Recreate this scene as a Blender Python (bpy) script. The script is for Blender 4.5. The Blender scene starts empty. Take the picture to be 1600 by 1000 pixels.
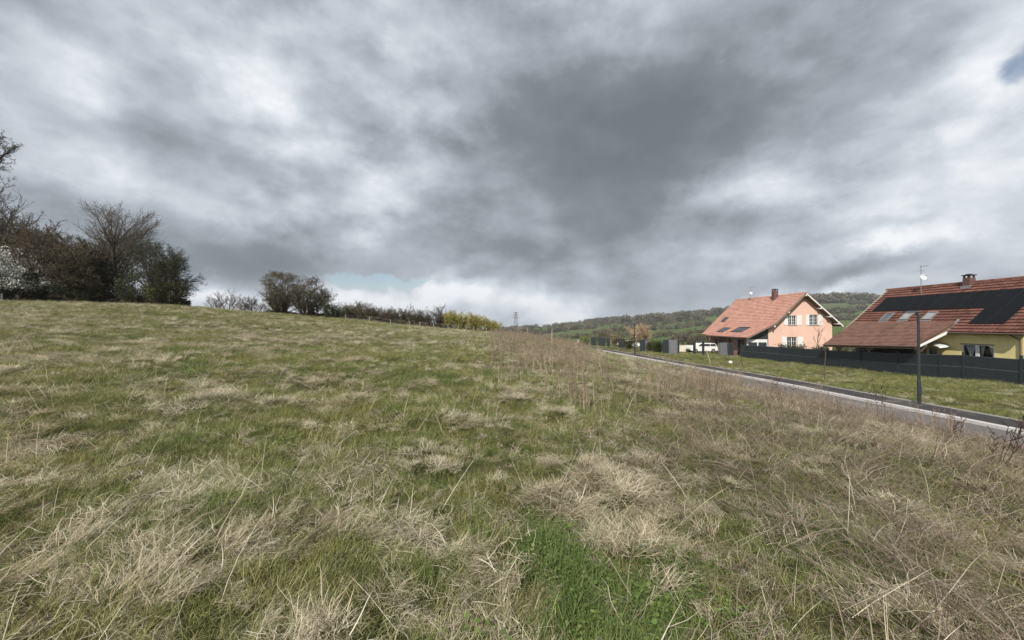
import bpy, math, random
import numpy as np
from math import radians as R

sc = bpy.context.scene
col = sc.collection

# ------------------------------------------------------------------ camera
F = 600.0            # focal length in pixels of the 1600 px wide photograph
HOR = 506.0          # image row of the true horizon
CAMZ = 1.6
cam_d = bpy.data.cameras.new('camera')
cam = bpy.data.objects.new('camera', cam_d)
col.objects.link(cam)
cam_d.sensor_width = 36.0
cam_d.lens = 36.0 * F / 1600.0
cam_d.clip_start = 0.05
cam_d.clip_end = 12000
cam.location = (0, 0, CAMZ)
cam.rotation_euler = (R(90) + math.atan((HOR - 500) / F), 0, 0)
sc.camera = cam

# ------------------------------------------------------------------ render / view
sc.view_settings.view_transform = 'Standard'
sc.view_settings.look = 'None'
sc.view_settings.exposure = 0.12
sc.view_settings.gamma = 1.0
sc.view_settings.use_curve_mapping = False
sc.render.engine = 'CYCLES'
sc.cycles.max_bounces = 5
sc.cycles.diffuse_bounces = 3
sc.cycles.transparent_max_bounces = 4
sc.cycles.use_denoising = True
try:
    sc.cycles.denoising_prefilter = 'ACCURATE'
except Exception:
    pass
sc.cycles.sample_clamp_indirect = 4.0

# ------------------------------------------------------------------ sun
SUN_EL, SUN_AZ = R(40), R(202)      # azimuth clockwise from +Y (view direction): the sun stands behind the camera
sun_d = bpy.data.lights.new('sun', 'SUN')
sun_d.energy = 4.5
sun_d.angle = R(0.6)
sun_d.color = (1.0, 0.95, 0.87)
sun = bpy.data.objects.new('sun', sun_d)
col.objects.link(sun)
sx, sy, sz = math.sin(SUN_AZ) * math.cos(SUN_EL), math.cos(SUN_AZ) * math.cos(SUN_EL), math.sin(SUN_EL)
from mathutils import Vector
sun.rotation_euler = Vector((sx, sy, sz)).to_track_quat('Z', 'Y').to_euler()
sun.location = (0, -30, 60)

# ------------------------------------------------------------------ world: blue sky seen through a broken cloud deck
world = bpy.data.worlds.new('World')
sc.world = world
world.use_nodes = True
wt = world.node_tree
wt.nodes.clear()
STR = 0.1


def N(t, kind, **kw):
    n = t.nodes.new(kind)
    for k, v in kw.items():
        setattr(n, k, v)
    return n


def math_(t, op, a, b=None, c=None, clamp=False):
    n = t.nodes.new('ShaderNodeMath')
    n.operation = op
    n.use_clamp = clamp
    for i, v in enumerate((a, b, c)):
        if v is None:
            continue
        if isinstance(v, (int, float)):
            n.inputs[i].default_value = v
        else:
            t.links.new(v, n.inputs[i])
    return n.outputs[0]


def vmath(t, op, a, b=None):
    n = t.nodes.new('ShaderNodeVectorMath')
    n.operation = op
    for i, v in enumerate((a, b)):
        if v is None:
            continue
        if isinstance(v, (tuple, list)):
            n.inputs[i].default_value = v
        else:
            t.links.new(v, n.inputs[i])
    return n.outputs[1] if op in ('LENGTH', 'DOT_PRODUCT') else n.outputs[0]


def noise(t, vec, scale, detail=5, rough=0.55, dist=0.0, out=0):
    n = t.nodes.new('ShaderNodeTexNoise')
    n.inputs['Scale'].default_value = scale
    n.inputs['Detail'].default_value = detail
    n.inputs['Roughness'].default_value = rough
    n.inputs['Distortion'].default_value = dist
    if vec is not None:
        t.links.new(vec, n.inputs['Vector'])
    return n.outputs[out]


def ramp(t, fac, stops):
    n = t.nodes.new('ShaderNodeValToRGB')
    e = n.color_ramp.elements
    while len(e) < len(stops):
        e.new(0.5)
    for i, (p, c) in enumerate(stops):
        e[i].position = p
        e[i].color = (c[0], c[1], c[2], 1)
    t.links.new(fac, n.inputs[0])
    return n.outputs[0]


def srgb(r, g, b):
    f = lambda c: (c / 255 / 12.92) if c / 255 <= 0.04045 else ((c / 255 + 0.055) / 1.055) ** 2.4
    return (f(r), f(g), f(b))


def mixc(t, fac, a, b, mode='MIX'):
    n = t.nodes.new('ShaderNodeMix')
    n.data_type = 'RGBA'
    n.blend_type = mode
    n.clamp_factor = True
    for sock, v in ((n.inputs[0], fac), (n.inputs[6], a), (n.inputs[7], b)):
        if isinstance(v, (int, float)):
            sock.default_value = v
        elif isinstance(v, (tuple, list)):
            sock.default_value = (v[0], v[1], v[2], 1)
        else:
            t.links.new(v, sock)
    return n.outputs[2]


def build_sky():
    t = wt
    out = N(t, 'ShaderNodeOutputWorld')
    bg = N(t, 'ShaderNodeBackground')
    bg.inputs['Strength'].default_value = STR
    t.links.new(bg.outputs[0], out.inputs[0])
    sky = N(t, 'ShaderNodeTexSky')
    sky.sky_type = 'NISHITA'
    sky.sun_disc = False
    sky.sun_elevation = SUN_EL
    sky.sun_rotation = SUN_AZ
    tc = N(t, 'ShaderNodeTexCoord')
    d = tc.outputs['Generated']
    sep = N(t, 'ShaderNodeSeparateXYZ')
    t.links.new(d, sep.inputs[0])
    # cloud deck coordinates: a flat layer overhead, compressed towards the horizon
    zz = math_(t, 'ADD', math_(t, 'MAXIMUM', sep.outputs[2], 0.0), 0.16)
    cx = math_(t, 'DIVIDE', sep.outputs[0], zz)
    cy = math_(t, 'DIVIDE', sep.outputs[1], zz)
    cmb = N(t, 'ShaderNodeCombineXYZ')
    t.links.new(cx, cmb.inputs[0]); t.links.new(cy, cmb.inputs[1])
    deck = cmb.outputs[0]
    az = math_(t, 'ARCTAN2', sep.outputs[0], sep.outputs[1])
    el = math_(t, 'ARCSINE', sep.outputs[2])
    # ragged edges: the big masses are warped by noise
    w1 = noise(t, d, 2.4, 4, 0.5, out=1)
    w1 = vmath(t, 'SUBTRACT', w1, (0.5, 0.5, 0.5))
    w2 = noise(t, d, 5.0, 7, 0.62, out=1)
    w2 = vmath(t, 'SUBTRACT', w2, (0.5, 0.5, 0.5))
    sw = N(t, 'ShaderNodeSeparateXYZ'); t.links.new(w1, sw.inputs[0])
    sv = N(t, 'ShaderNodeSeparateXYZ'); t.links.new(w2, sv.inputs[0])
    azw = math_(t, 'ADD', math_(t, 'MULTIPLY_ADD', sw.outputs[0], 0.22, az), math_(t, 'MULTIPLY', sv.outputs[0], 0.22))
    elw = math_(t, 'ADD', math_(t, 'MULTIPLY_ADD', sw.outputs[1], 0.10, el), math_(t, 'MULTIPLY', sv.outputs[1], 0.13))
    cw = N(t, 'ShaderNodeCombineXYZ')
    t.links.new(azw, cw.inputs[0]); t.links.new(elw, cw.inputs[1])
    ae = cw.outputs[0]

    def blob(px, py, rx, ry, rot, wgt, vec=None, sharp=False):
        vec = ae
        a = math.atan((px - 800) / F)
        e = math.atan((HOR - py) / F * math.cos(a))
        sa = rx / F * math.cos(a) ** 2
        se = ry / F * math.cos(a) * math.cos(e) ** 2
        m = N(t, 'ShaderNodeMapping', vector_type='TEXTURE')
        m.inputs['Location'].default_value = (a, e, 0)
        m.inputs['Rotation'].default_value = (0, 0, R(rot))
        m.inputs['Scale'].default_value = (sa, se, 1)
        t.links.new(vec, m.inputs[0])
        ln = vmath(t, 'LENGTH', m.outputs[0])
        mr = N(t, 'ShaderNodeMapRange', interpolation_type='SMOOTHSTEP')
        mr.inputs['From Min'].default_value = 0.62 if sharp else 0.0
        mr.inputs['From Max'].default_value = 1.30 if sharp else 1.5
        mr.inputs['To Min'].default_value = wgt
        mr.inputs['To Max'].default_value = 0
        t.links.new(ln, mr.inputs[0])
        return mr.outputs[0]

    blobs = SKY_BLOBS
    s = None
    for b in blobs:
        v = blob(*b)
        s = v if s is None else math_(t, 'ADD', s, v)
    # fine structure of the cloud undersides: rounded billows, finer wisps, a little of the flat deck
    ce = N(t, 'ShaderNodeCombineXYZ')
    t.links.new(sep.outputs[0], ce.inputs[0]); t.links.new(sep.outputs[1], ce.inputs[1]); t.links.new(math_(t, 'MULTIPLY', sep.outputs[2], 1.7), ce.inputs[2])
    lump = ce.outputs[0]
    n1 = noise(t, deck, 0.8, 7, 0.55, 0.3)
    n2 = noise(t, lump, 3.6, 8, 0.58, 0.25)
    n3 = noise(t, lump, 11.0, 8, 0.62, 0.0)
    # billows: sharp bright creases where the noise folds
    bl = math_(t, 'ABSOLUTE', math_(t, 'SUBTRACT', noise(t, lump, 5.5, 5, 0.5, 0.2), 0.5))
    bl = math_(t, 'SUBTRACT', 0.09, bl)
    nn = math_(t, 'MULTIPLY', math_(t, 'SUBTRACT', n1, 0.5), 0.20)
    # puffs: one flank of each billow catches more light than the other
    pa = noise(t, lump, 3.3, 8, 0.52)
    pb = noise(t, vmath(t, 'ADD', lump, (0.026, 0.0, 0.06)), 3.3, 8, 0.52)
    nn = math_(t, 'ADD', nn, math_(t, 'MULTIPLY', math_(t, 'SUBTRACT', pa, pb), 1.1))
    mr2 = N(t, 'ShaderNodeMapRange', interpolation_type='SMOOTHSTEP')
    mr2.inputs['From Min'].default_value = 0.40; mr2.inputs['From Max'].default_value = 0.60
    mr2.inputs['To Min'].default_value = -0.5; mr2.inputs['To Max'].default_value = 0.5
    t.links.new(noise(t, lump, 4.6, 9, 0.62, 0.0), mr2.inputs[0])
    nn = math_(t, 'ADD', nn, math_(t, 'MULTIPLY', mr2.outputs[0], 0.12))
    nn = math_(t, 'ADD', nn, math_(t, 'MULTIPLY', math_(t, 'SUBTRACT', n2, 0.5), 0.30))
    nn = math_(t, 'ADD', nn, math_(t, 'MULTIPLY', math_(t, 'SUBTRACT', n3, 0.5), 0.30))
    # the dark rain cloud is smoother inside
    core = math_(t, 'MINIMUM', math_(t, 'ADD', s, 1.0), 1.0)
    nn = math_(t, 'MULTIPLY', math_(t, 'ADD', nn, math_(t, 'MULTIPLY', bl, 0.6)), math_(t, 'MAXIMUM', core, 0.45))
    s = math_(t, 'ADD', math_(t, 'ADD', s, nn), 0.57)
    cl = ramp(t, s, [(0.0, srgb(107, 115, 120)), (0.22, srgb(126, 134, 141)), (0.5, srgb(168, 175, 185)),
                     (0.75, srgb(203, 210, 218)), (1.0, srgb(242, 244, 247))])
    cl = mixc(t, 1.0, cl, (1 / STR, 1 / STR, 1 / STR), 'MULTIPLY')
    # openings to the blue
    hole = None
    for b in SKY_HOLES:
        v = blob(*b)
        hole = v if hole is None else math_(t, 'ADD', hole, v)
    hole = math_(t, 'ADD', hole, math_(t, 'MULTIPLY', math_(t, 'SUBTRACT', n2, 0.5), 1.2))
    mr = N(t, 'ShaderNodeMapRange', interpolation_type='SMOOTHSTEP')
    mr.inputs['From Min'].default_value = 0.35
    mr.inputs['From Max'].default_value = 1.0
    mr.inputs['To Max'].default_value = 0.85
    t.links.new(hole, mr.inputs[0])
    t.links.new(mixc(t, mr.outputs[0], cl, sky.outputs[0]), bg.inputs[0])


# (x, y, half width, half height, turn, weight) of the cloud masses, as bearings in the photograph
SKY_BLOBS = [
    (890, 265, 215, 160, 10, -0.20, None, True), (900, 270, 250, 190, 10, -0.12), (1120, 150, 340, 190, 25, -0.32), (790, 110, 170, 200, 0, -0.14),
    (60, 80, 160, 60, -15, 0.26), (430, 130, 110, 70, -30, 0.26), (130, 265, 150, 45, -5, 0.26), (40, 140, 130, 60, -5, 0.10),
    (300, 250, 170, 60, -25, -0.16), (390, 395, 250, 48, -3, -0.44), (605, 305, 85, 55, 20, 0.20), (420, 315, 110, 32, 10, 0.20),
    (590, 90, 130, 110, 0, 0.06), (720, 405, 150, 42, 0, -0.14), (340, 460, 110, 24, 0, 0.50), (690, 477, 220, 28, 3, 0.48),
    (590, 452, 90, 20, -3, 0.30), (880, 488, 70, 25, 0, 0.30), (1020, 455, 120, 70, 0, -0.24), (1190, 300, 130, 45, -5, 0.30),
    (1330, 350, 150, 26, 8, -0.12), (1310, 425, 190, 26, 4, -0.36), (1290, 455, 120, 12, 0, 0.25), (1500, 200, 110, 40, 28, 0.28),
    (1390, 385, 140, 22, 12, 0.40), (1500, 300, 190, 70, 15, 0.26), (1530, 110, 130, 80, 35, 0.20), (1500, 400, 160, 40, 8, 0.16),
    (1200, 20, 260, 60, 0, 0.05)]
SKY_HOLES = [(1606, 92, 70, 46, 40, .95), (575, 431, 75, 13, -3, 1.7)]
build_sky()


# ================================================================== helpers
rng = np.random.default_rng(7)
random.seed(7)


def at(px, py, Y):
    return ((px - 800) / F * Y, Y, CAMZ + (HOR - py) / F * Y)


def tag(o, label=None, cat=None, group=None, kind=None):
    if label: o['label'] = label
    if cat: o['category'] = cat
    if group: o['group'] = group
    if kind: o['kind'] = kind
    return o


def empty(name, loc=(0, 0, 0), label=None, cat=None, group=None, kind=None):
    o = bpy.data.objects.new(name, None)
    o.location = loc
    o.empty_display_size = 0.3
    col.objects.link(o)
    return tag(o, label, cat, group, kind)


def mesh_obj(name, verts, faces, mat, parent=None, v=None, smooth=False, link=True, world=True):
    me = bpy.data.meshes.new(name)
    verts = np.asarray(verts, dtype=np.float64)
    if parent is not None and world:
        verts = verts - np.array(parent.matrix_world.translation if parent.parent else parent.location)
        if parent.parent:
            verts = np.asarray(verts)
    if isinstance(faces, np.ndarray):
        nf, k = faces.shape
        me.vertices.add(len(verts))
        me.vertices.foreach_set('co', verts.astype(np.float32).ravel())
        me.loops.add(nf * k)
        me.loops.foreach_set('vertex_index', faces.astype(np.int32).ravel())
        me.polygons.add(nf)
        me.polygons.foreach_set('loop_start', np.arange(0, nf * k, k, dtype=np.int32))
        if smooth:
            me.polygons.foreach_set('use_smooth', np.ones(nf, dtype=bool))
        me.update(calc_edges=True)
    else:
        me.from_pydata([tuple(p) for p in verts], [], faces)
        if smooth:
            for p in me.polygons: p.use_smooth = True
    if v is not None:
        a = me.attributes.new('v', 'FLOAT', 'POINT')
        a.data.foreach_set('value', np.asarray(v, dtype=np.float32))
    me.materials.append(mat)
    o = bpy.data.objects.new(name, me)
    if link: col.objects.link(o)
    if parent is not None: o.parent = parent
    return o


class MB:
    """collects shapes in world space; build() links them as one mesh object"""
    def __init__(s): s.v = []; s.f = []; s.a = []

    def add(s, vs, fs, val=None):
        n = len(s.v)
        s.v += [tuple(p) for p in vs]
        s.f += [tuple(i + n for i in f) for f in fs]
        val = random.random() if val is None else val
        s.a += [val] * len(vs)
        return s

    def hexa(s, p, val=None):       # p: 4 bottom corners then 4 top corners
        return s.add(p, [(3, 2, 1, 0), (4, 5, 6, 7), (0, 1, 5, 4), (1, 2, 6, 5), (2, 3, 7, 6), (3, 0, 4, 7)], val)

    def box(s, x0, x1, y0, y1, z0, z1, val=None):
        return s.hexa([(x0, y0, z0), (x1, y0, z0), (x1, y1, z0), (x0, y1, z0), (x0, y0, z1), (x1, y0, z1), (x1, y1, z1), (x0, y1, z1)], val)

    def prism(s, poly, y0, y1, val=None):    # poly in (x, z), extruded along y
        n = len(poly)
        vs = [(x, y0, z) for x, z in poly] + [(x, y1, z) for x, z in poly]
        fs = [tuple(range(n)), tuple(range(2 * n - 1, n - 1, -1))] + [(i, i + n, (i + 1) % n + n, (i + 1) % n) for i in range(n)]
        return s.add(vs, fs, val)

    def bar(s, p, q, w, h=None, val=None, sides=4):
        p, q = Vector(p), Vector(q)
        h = h or w
        d = (q - p).normalized()
        u = d.cross(Vector((0, 0, 1)))
        if u.length < 1e-3: u = Vector((1, 0, 0))
        u.normalize(); n = u.cross(d)
        if sides == 4:
            c = [(-1, -1), (1, -1), (1, 1), (-1, 1)]
        else:
            c = [(math.cos(2 * math.pi * i / sides), math.sin(2 * math.pi * i / sides)) for i in range(sides)]
        vs = [p + u * a * w / 2 + n * b * h / 2 for a, b in c] + [q + u * a * w / 2 + n * b * h / 2 for a, b in c]
        k = len(c)
        fs = [tuple(range(k - 1, -1, -1)), tuple(range(k, 2 * k))] + [(i, (i + 1) % k, (i + 1) % k + k, i + k) for i in range(k)]
        return s.add(vs, fs, val)

    def build(s, name, mat, parent=None, smooth=False):
        return mesh_obj(name, s.v, s.f, mat, parent, s.a, smooth)


def fbm(x, y, scale, octaves=4, seed=0, gain=0.5):
    """smooth value noise in about -1..1"""
    out = np.zeros_like(x, dtype=np.float64)
    amp, tot = 1.0, 0.0
    r = np.random.default_rng(1000 + seed)
    for o in range(octaves):
        tab = r.random((256, 256)) * 2 - 1
        u, v = x / scale + 37.1 * o + 500, y / scale + 11.7 * o + 500
        i, j = np.floor(u).astype(int), np.floor(v).astype(int)
        fu, fv = u - i, v - j
        fu = fu * fu * (3 - 2 * fu); fv = fv * fv * (3 - 2 * fv)
        i0, i1, j0, j1 = i % 256, (i + 1) % 256, j % 256, (j + 1) % 256
        out += amp * ((tab[i0, j0] * (1 - fu) + tab[i1, j0] * fu) * (1 - fv) + (tab[i0, j1] * (1 - fu) + tab[i1, j1] * fu) * fv)
        tot += amp; amp *= gain; scale /= 2.03
    return out / tot * 1.6


def sstep(a, b, x):
    t = np.clip((x - a) / (b - a), 0, 1)
    return t * t * (3 - 2 * t)


# ================================================================== materials
def new_mat(name):
    m = bpy.data.materials.new(name)
    m.use_nodes = True
    t = m.node_tree
    b = t.nodes['Principled BSDF']
    return m, t, b


def pmat(name, c1, c2=None, scale=3.0, rough=0.8, metal=0.0, bump=0.0, bscale=20.0, use_v=0.0, spec=0.3, stain=0.0, detail=5, streak=0.0):
    """procedural paint/stone/metal: two tones by noise, per piece tone from attribute v, fine relief"""
    m, t, b = new_mat(name)
    c2 = c2 or tuple(c * 0.85 for c in c1)
    tc = N(t, 'ShaderNodeTexCoord').outputs['Object']
    f = noise(t, tc, scale, detail, 0.6)
    f = math_(t, 'MULTIPLY_ADD', math_(t, 'SUBTRACT', f, 0.5), 2.2, 0.5, clamp=True)
    if use_v:
        at_ = N(t, 'ShaderNodeAttribute'); at_.attribute_name = 'v'
        f = math_(t, 'ADD', math_(t, 'MULTIPLY', f, 1 - use_v), math_(t, 'MULTIPLY', at_.outputs['Fac'], use_v), clamp=True)
    c = mixc(t, f, c1, c2)
    if stain:
        g = noise(t, tc, scale * 0.35, 6, 0.65)
        g = math_(t, 'MULTIPLY', math_(t, 'SUBTRACT', g, 0.52, clamp=True), 4 * stain, clamp=True)
        c = mixc(t, g, c, tuple(k * 0.4 for k in c1))
    if streak:
        mp = N(t, 'ShaderNodeMapping'); mp.inputs['Scale'].default_value = (2.2, 2.2, .16)
        t.links.new(tc, mp.inputs[0])
        g = noise(t, mp.outputs[0], 2.0, 6, 0.65)
        g = math_(t, 'MULTIPLY', math_(t, 'SUBTRACT', g, 0.50, clamp=True), streak * 3, clamp=True)
        c = mixc(t, g, c, tuple(k * 0.55 for k in c1))
    t.links.new(c, b.inputs['Base Color'])
    b.inputs['Roughness'].default_value = rough
    b.inputs['Metallic'].default_value = metal
    b.inputs['Specular IOR Level'].default_value = spec
    if bump:
        bn = N(t, 'ShaderNodeBump')
        bn.inputs['Strength'].default_value = bump
        bn.inputs['Distance'].default_value = 0.02
        t.links.new(noise(t, tc, bscale, 5, 0.6), bn.inputs['Height'])
        t.links.new(bn.outputs[0], b.inputs['Normal'])
    return m


def blade_mat(name, stops, rough=0.65, trans=0.25, rnd=0.45, wash=None, spec=0.25):
    """plant matter: colour per blade from attribute v, shifted per tuft"""
    m, t, b = new_mat(name)
    a = N(t, 'ShaderNodeAttribute'); a.attribute_name = 'v'
    oi = N(t, 'ShaderNodeObjectInfo')
    f = math_(t, 'ADD', math_(t, 'MULTIPLY', a.outputs['Fac'], 1 - rnd), math_(t, 'MULTIPLY', oi.outputs['Random'], rnd), clamp=True)
    c = ramp(t, f, stops)
    if wash:
        # patches of the field differ in tone
        geo = N(t, 'ShaderNodeNewGeometry').outputs['Position']
        g = noise(t, geo, wash[1], 4, 0.6)
        g = math_(t, 'MULTIPLY_ADD', math_(t, 'SUBTRACT', g, 0.5), 3.0, 0.5, clamp=True)
        c = mixc(t, math_(t, 'MULTIPLY', g, wash[2]), c, mixc(t, 1.0, c, wash[0], 'MULTIPLY'))
    t.links.new(c, b.inputs['Base Color'])
    b.inputs['Roughness'].default_value = rough
    b.inputs['Specular IOR Level'].default_value = spec
    if trans:
        tr = N(t, 'ShaderNodeBsdfTranslucent')
        t.links.new(c, tr.inputs[0])
        mx = N(t, 'ShaderNodeMixShader')
        mx.inputs[0].default_value = trans
        t.links.new(b.outputs[0], mx.inputs[1]); t.links.new(tr.outputs[0], mx.inputs[2])
        t.links.new(mx.outputs[0], t.nodes['Material Output'].inputs[0])
    return m


M = {}
M['straw'] = blade_mat('straw_blades', [(0, (.10, .08, .045)), (.3, (.35, .30, .19)), (.62, (.66, .59, .42)), (1, (.90, .85, .71))], wash=((.80, .74, .68), 0.35, 0.8), rnd=.35)
M['green'] = blade_mat('green_blades', [(0, (.06, .078, .024)), (.42, (.13, .175, .048)), (.74, (.25, .295, .095)), (1, (.54, .52, .29))], wash=((1.45, 1.12, 1.2), 0.45, 0.9))
M['lush'] = blade_mat('lush_blades', [(0, (.06, .095, .026)), (.6, (.13, .185, .05)), (1, (.26, .31, .10))])
M['weed'] = blade_mat('weed_stems', [(0, (.10, .07, .048)), (.5, (.27, .205, .145)), (1, (.52, .43, .32))], trans=0.1)
M['brown'] = blade_mat('flattened_brown', [(0, (.06, .038, .028)), (.5, (.175, .125, .092)), (.85, (.38, .31, .24)), (1, (.62, .54, .43))], trans=0.1)
M['dock'] = blade_mat('dark_stems', [(0, (.035, .022, .018)), (1, (.09, .05, .04))], trans=0.0)


def ground_mat():
    m, t, b = new_mat('meadow_ground')
    pos = N(t, 'ShaderNodeNewGeometry').outputs['Position']
    a = noise(t, pos, 1.1, 8, 0.65)
    a2 = noise(t, pos, 0.12, 5, 0.6)
    a3 = noise(t, pos, 14.0, 4, 0.7)
    f = math_(t, 'ADD', math_(t, 'MULTIPLY', a, 0.5), math_(t, 'ADD', math_(t, 'MULTIPLY', a2, 0.25), math_(t, 'MULTIPLY', a3, 0.25)))
    near = ramp(t, f, [(0.36, (.025, .026, .010)), (0.46, (.05, .055, .018)), (0.54, (.09, .082, .04)), (0.64, (.16, .14, .085))])
    # farmland beyond: fields of different crops, cell by cell
    vo = N(t, 'ShaderNodeTexVoronoi')
    mp = N(t, 'ShaderNodeMapping'); mp.inputs['Scale'].default_value = (0.0085, 0.0045, 0.0); mp.inputs['Rotation'].default_value = (0, 0, 0.5)
    t.links.new(pos, mp.inputs[0]); t.links.new(mp.outputs[0], vo.inputs['Vector']); vo.inputs['Scale'].default_value = 1.0
    sp = N(t, 'ShaderNodeSeparateColor'); t.links.new(vo.outputs['Color'], sp.inputs[0])
    far = ramp(t, sp.outputs[0], [(0.0, (.06, .095, .028)), (0.25, (.11, .155, .042)), (0.45, (.085, .125, .04)), (0.6, (.15, .145, .075)), (0.8, (.07, .115, .03)), (1.0, (.19, .16, .10))])
    fn = noise(t, pos, 0.05, 6, 0.65)
    far = mixc(t, math_(t, 'MULTIPLY', fn, 0.6), far, (.075, .085, .036))
    ln = vmath(t, 'LENGTH', pos)
    mr = N(t, 'ShaderNodeMapRange'); mr.inputs['From Min'].default_value = 95; mr.inputs['From Max'].default_value = 150
    t.links.new(ln, mr.inputs[0])
    t.links.new(mixc(t, mr.outputs[0], near, far), b.inputs['Base Color'])
    b.inputs['Roughness'].default_value = 0.95
    b.inputs['Specular IOR Level'].default_value = 0.1
    bn = N(t, 'ShaderNodeBump'); bn.inputs['Strength'].default_value = 0.8; bn.inputs['Distance'].default_value = 0.05
    t.links.new(noise(t, pos, 9.0, 6, 0.7), bn.inputs['Height']); t.links.new(bn.outputs[0], b.inputs['Normal'])
    return m


def asphalt_mat(name, c1, c2, patch, pscale, pamt):
    m, t, b = new_mat(name)
    pos = N(t, 'ShaderNodeNewGeometry').outputs['Position']
    f = noise(t, pos, 60.0, 4, 0.7)
    c = mixc(t, f, c1, c2)
    g = noise(t, pos, pscale, 6, 0.62, 0.4)
    g = math_(t, 'MULTIPLY', math_(t, 'SUBTRACT', g, 0.53, clamp=True), pamt, clamp=True)
    c = mixc(t, g, c, patch)
    t.links.new(c, b.inputs['Base Color'])
    b.inputs['Roughness'].default_value = 0.85
    b.inputs['Specular IOR Level'].default_value = 0.25
    bn = N(t, 'ShaderNodeBump'); bn.inputs['Strength'].default_value = 0.4; bn.inputs['Distance'].default_value = 0.01
    t.links.new(noise(t, pos, 120.0, 3, 0.7), bn.inputs['Height']); t.links.new(bn.outputs[0], b.inputs['Normal'])
    return m


def glass_mat(name, c=(.03, .035, .04), rough=0.08):
    m, t, b = new_mat(name)
    tc = N(t, 'ShaderNodeTexCoord').outputs['Object']
    t.links.new(mixc(t, noise(t, tc, 1.5, 3), c, tuple(k * 1.8 for k in c)), b.inputs['Base Color'])
    b.inputs['Roughness'].default_value = rough
    b.inputs['Specular IOR Level'].default_value = 0.6
    return m


M['ground'] = ground_mat()
M['road'] = asphalt_mat('road_asphalt', (.12, .108, .10), (.18, .165, .152), (.24, .21, .19), 0.8, 5)
M['path'] = asphalt_mat('footpath_asphalt', (.035, .032, .032), (.062, .056, .055), (.17, .155, .145), 0.55, 6)
M['kerb'] = pmat('kerb_concrete', (.50, .47, .46), (.62, .59, .57), 6, 0.85, bump=0.3, bscale=60, use_v=0.4)
M['edging'] = pmat('edging_concrete', (.34, .33, .31), (.45, .43, .40), 6, 0.85, bump=0.3, bscale=60, use_v=0.4)
M['post'] = pmat('lamp_paint', (.025, .028, .032), (.04, .044, .048), 4, 0.45, spec=0.4)
M['lamp_lens'] = pmat('lamp_lens', (.45, .46, .46), (.35, .36, .37), 8, 0.3)
M['fence'] = pmat('anthracite_sheet', (.020, .026, .030), (.036, .044, .049), 1.5, 0.5, spec=0.35, use_v=0.5, streak=.5)
M['fence_rail'] = pmat('anthracite_rail', (.065, .075, .082), (.10, .11, .12), 3, 0.45, spec=0.4, use_v=0.3)
M['pink'] = pmat('salmon_render', (.70, .455, .355), (.77, .52, .41), 0.8, 0.9, bump=0.35, bscale=45, stain=0.15, streak=.3)
M['yellow'] = pmat('yellow_render', (.82, .70, .32), (.87, .76, .37), 0.8, 0.9, bump=0.35, bscale=45, stain=0.15, streak=.3)
M['white'] = pmat('white_paint', (.80, .79, .76), (.72, .71, .68), 3, 0.5)
M['frame'] = pmat('white_frame', (.78, .78, .77), (.70, .70, .69), 5, 0.4)
M['glass'] = glass_mat('window_glass')
M['glass_sky'] = glass_mat('skylight_glass', (.06, .07, .085), 0.12)
M['tile_pink'] = pmat('pale_clay_tiles', (.40, .185, .135), (.68, .40, .315), 1.2, 0.85, use_v=0.5, stain=0.1, bump=0.3, bscale=30)
M['tile_brown'] = pmat('brown_clay_tiles', (.085, .034, .026), (.245, .11, .08), 1.5, 0.85, use_v=0.7, stain=0.6, bump=0.3, bscale=30)
M['tile_port'] = pmat('carport_tiles', (.125, .060, .044), (.28, .155, .12), 1.0, 0.85, use_v=0.55, stain=0.6, bump=0.3, bscale=30)
M['wood_soffit'] = pmat('soffit_boards', (.16, .10, .06), (.24, .16, .10), 3, 0.8)
M['wood'] = pmat('weathered_timber', (.18, .14, .10), (.30, .24, .18), 4, 0.85, bump=0.4, bscale=30, use_v=0.3)
M['wood_pale'] = pmat('pale_timber', (.30, .26, .19), (.42, .36, .28), 4, 0.85, bump=0.4, bscale=30, use_v=0.3)
M['brick'] = pmat('dark_brick', (.10, .055, .045), (.20, .12, .10), 6, 0.9, bump=0.5, bscale=25, use_v=0.4)
M['cowl'] = pmat('chimney_cap', (.04, .035, .035), (.07, .06, .055), 5, 0.7)
M['zinc'] = pmat('zinc_sheet', (.27, .27, .265), (.38, .38, .37), 5, 0.4, metal=0.5)
M['copper'] = pmat('brown_gutter', (.12, .085, .06), (.18, .13, .09), 5, 0.5)
M['solar'] = pmat('solar_cells', (.004, .005, .006), (.008, .009, .011), 2, 0.5, spec=0.12)
M['solar_frame'] = pmat('solar_frame', (.014, .0145, .016), (.022, .023, .025), 5, 0.5)
M['curtain'] = pmat('net_curtain', (.84, .84, .84), (.66, .66, .67), 9, 0.9)
M['port_shade'] = pmat('carport_shade', (.045, .035, .028), (.08, .06, .045), 3, 0.9, bump=.4)  # dark tone imitating the shade below the carport roof
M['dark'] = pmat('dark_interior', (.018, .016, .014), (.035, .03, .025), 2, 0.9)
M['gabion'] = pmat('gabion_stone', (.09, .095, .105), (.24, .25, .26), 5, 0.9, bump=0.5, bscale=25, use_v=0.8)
M['wire'] = pmat('galvanised_wire', (.30, .31, .32), (.42, .43, .44), 6, 0.4, metal=0.5)
M['bark'] = pmat('grey_bark', (.065, .055, .042), (.14, .12, .095), 3, 0.95, bump=0.6, bscale=18)
M['bark_dark'] = pmat('dark_bark', (.030, .025, .018), (.07, .058, .042), 3, 0.95, bump=0.6, bscale=18)
M['twig'] = blade_mat('grey_twigs', [(0, (.055, .045, .034)), (1, (.16, .135, .105))], trans=0, rnd=0)
M['twig_brown'] = blade_mat('brown_twigs', [(0, (.055, .042, .025)), (.6, (.11, .085, .05)), (1, (.19, .15, .10))], trans=0, rnd=0)
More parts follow.
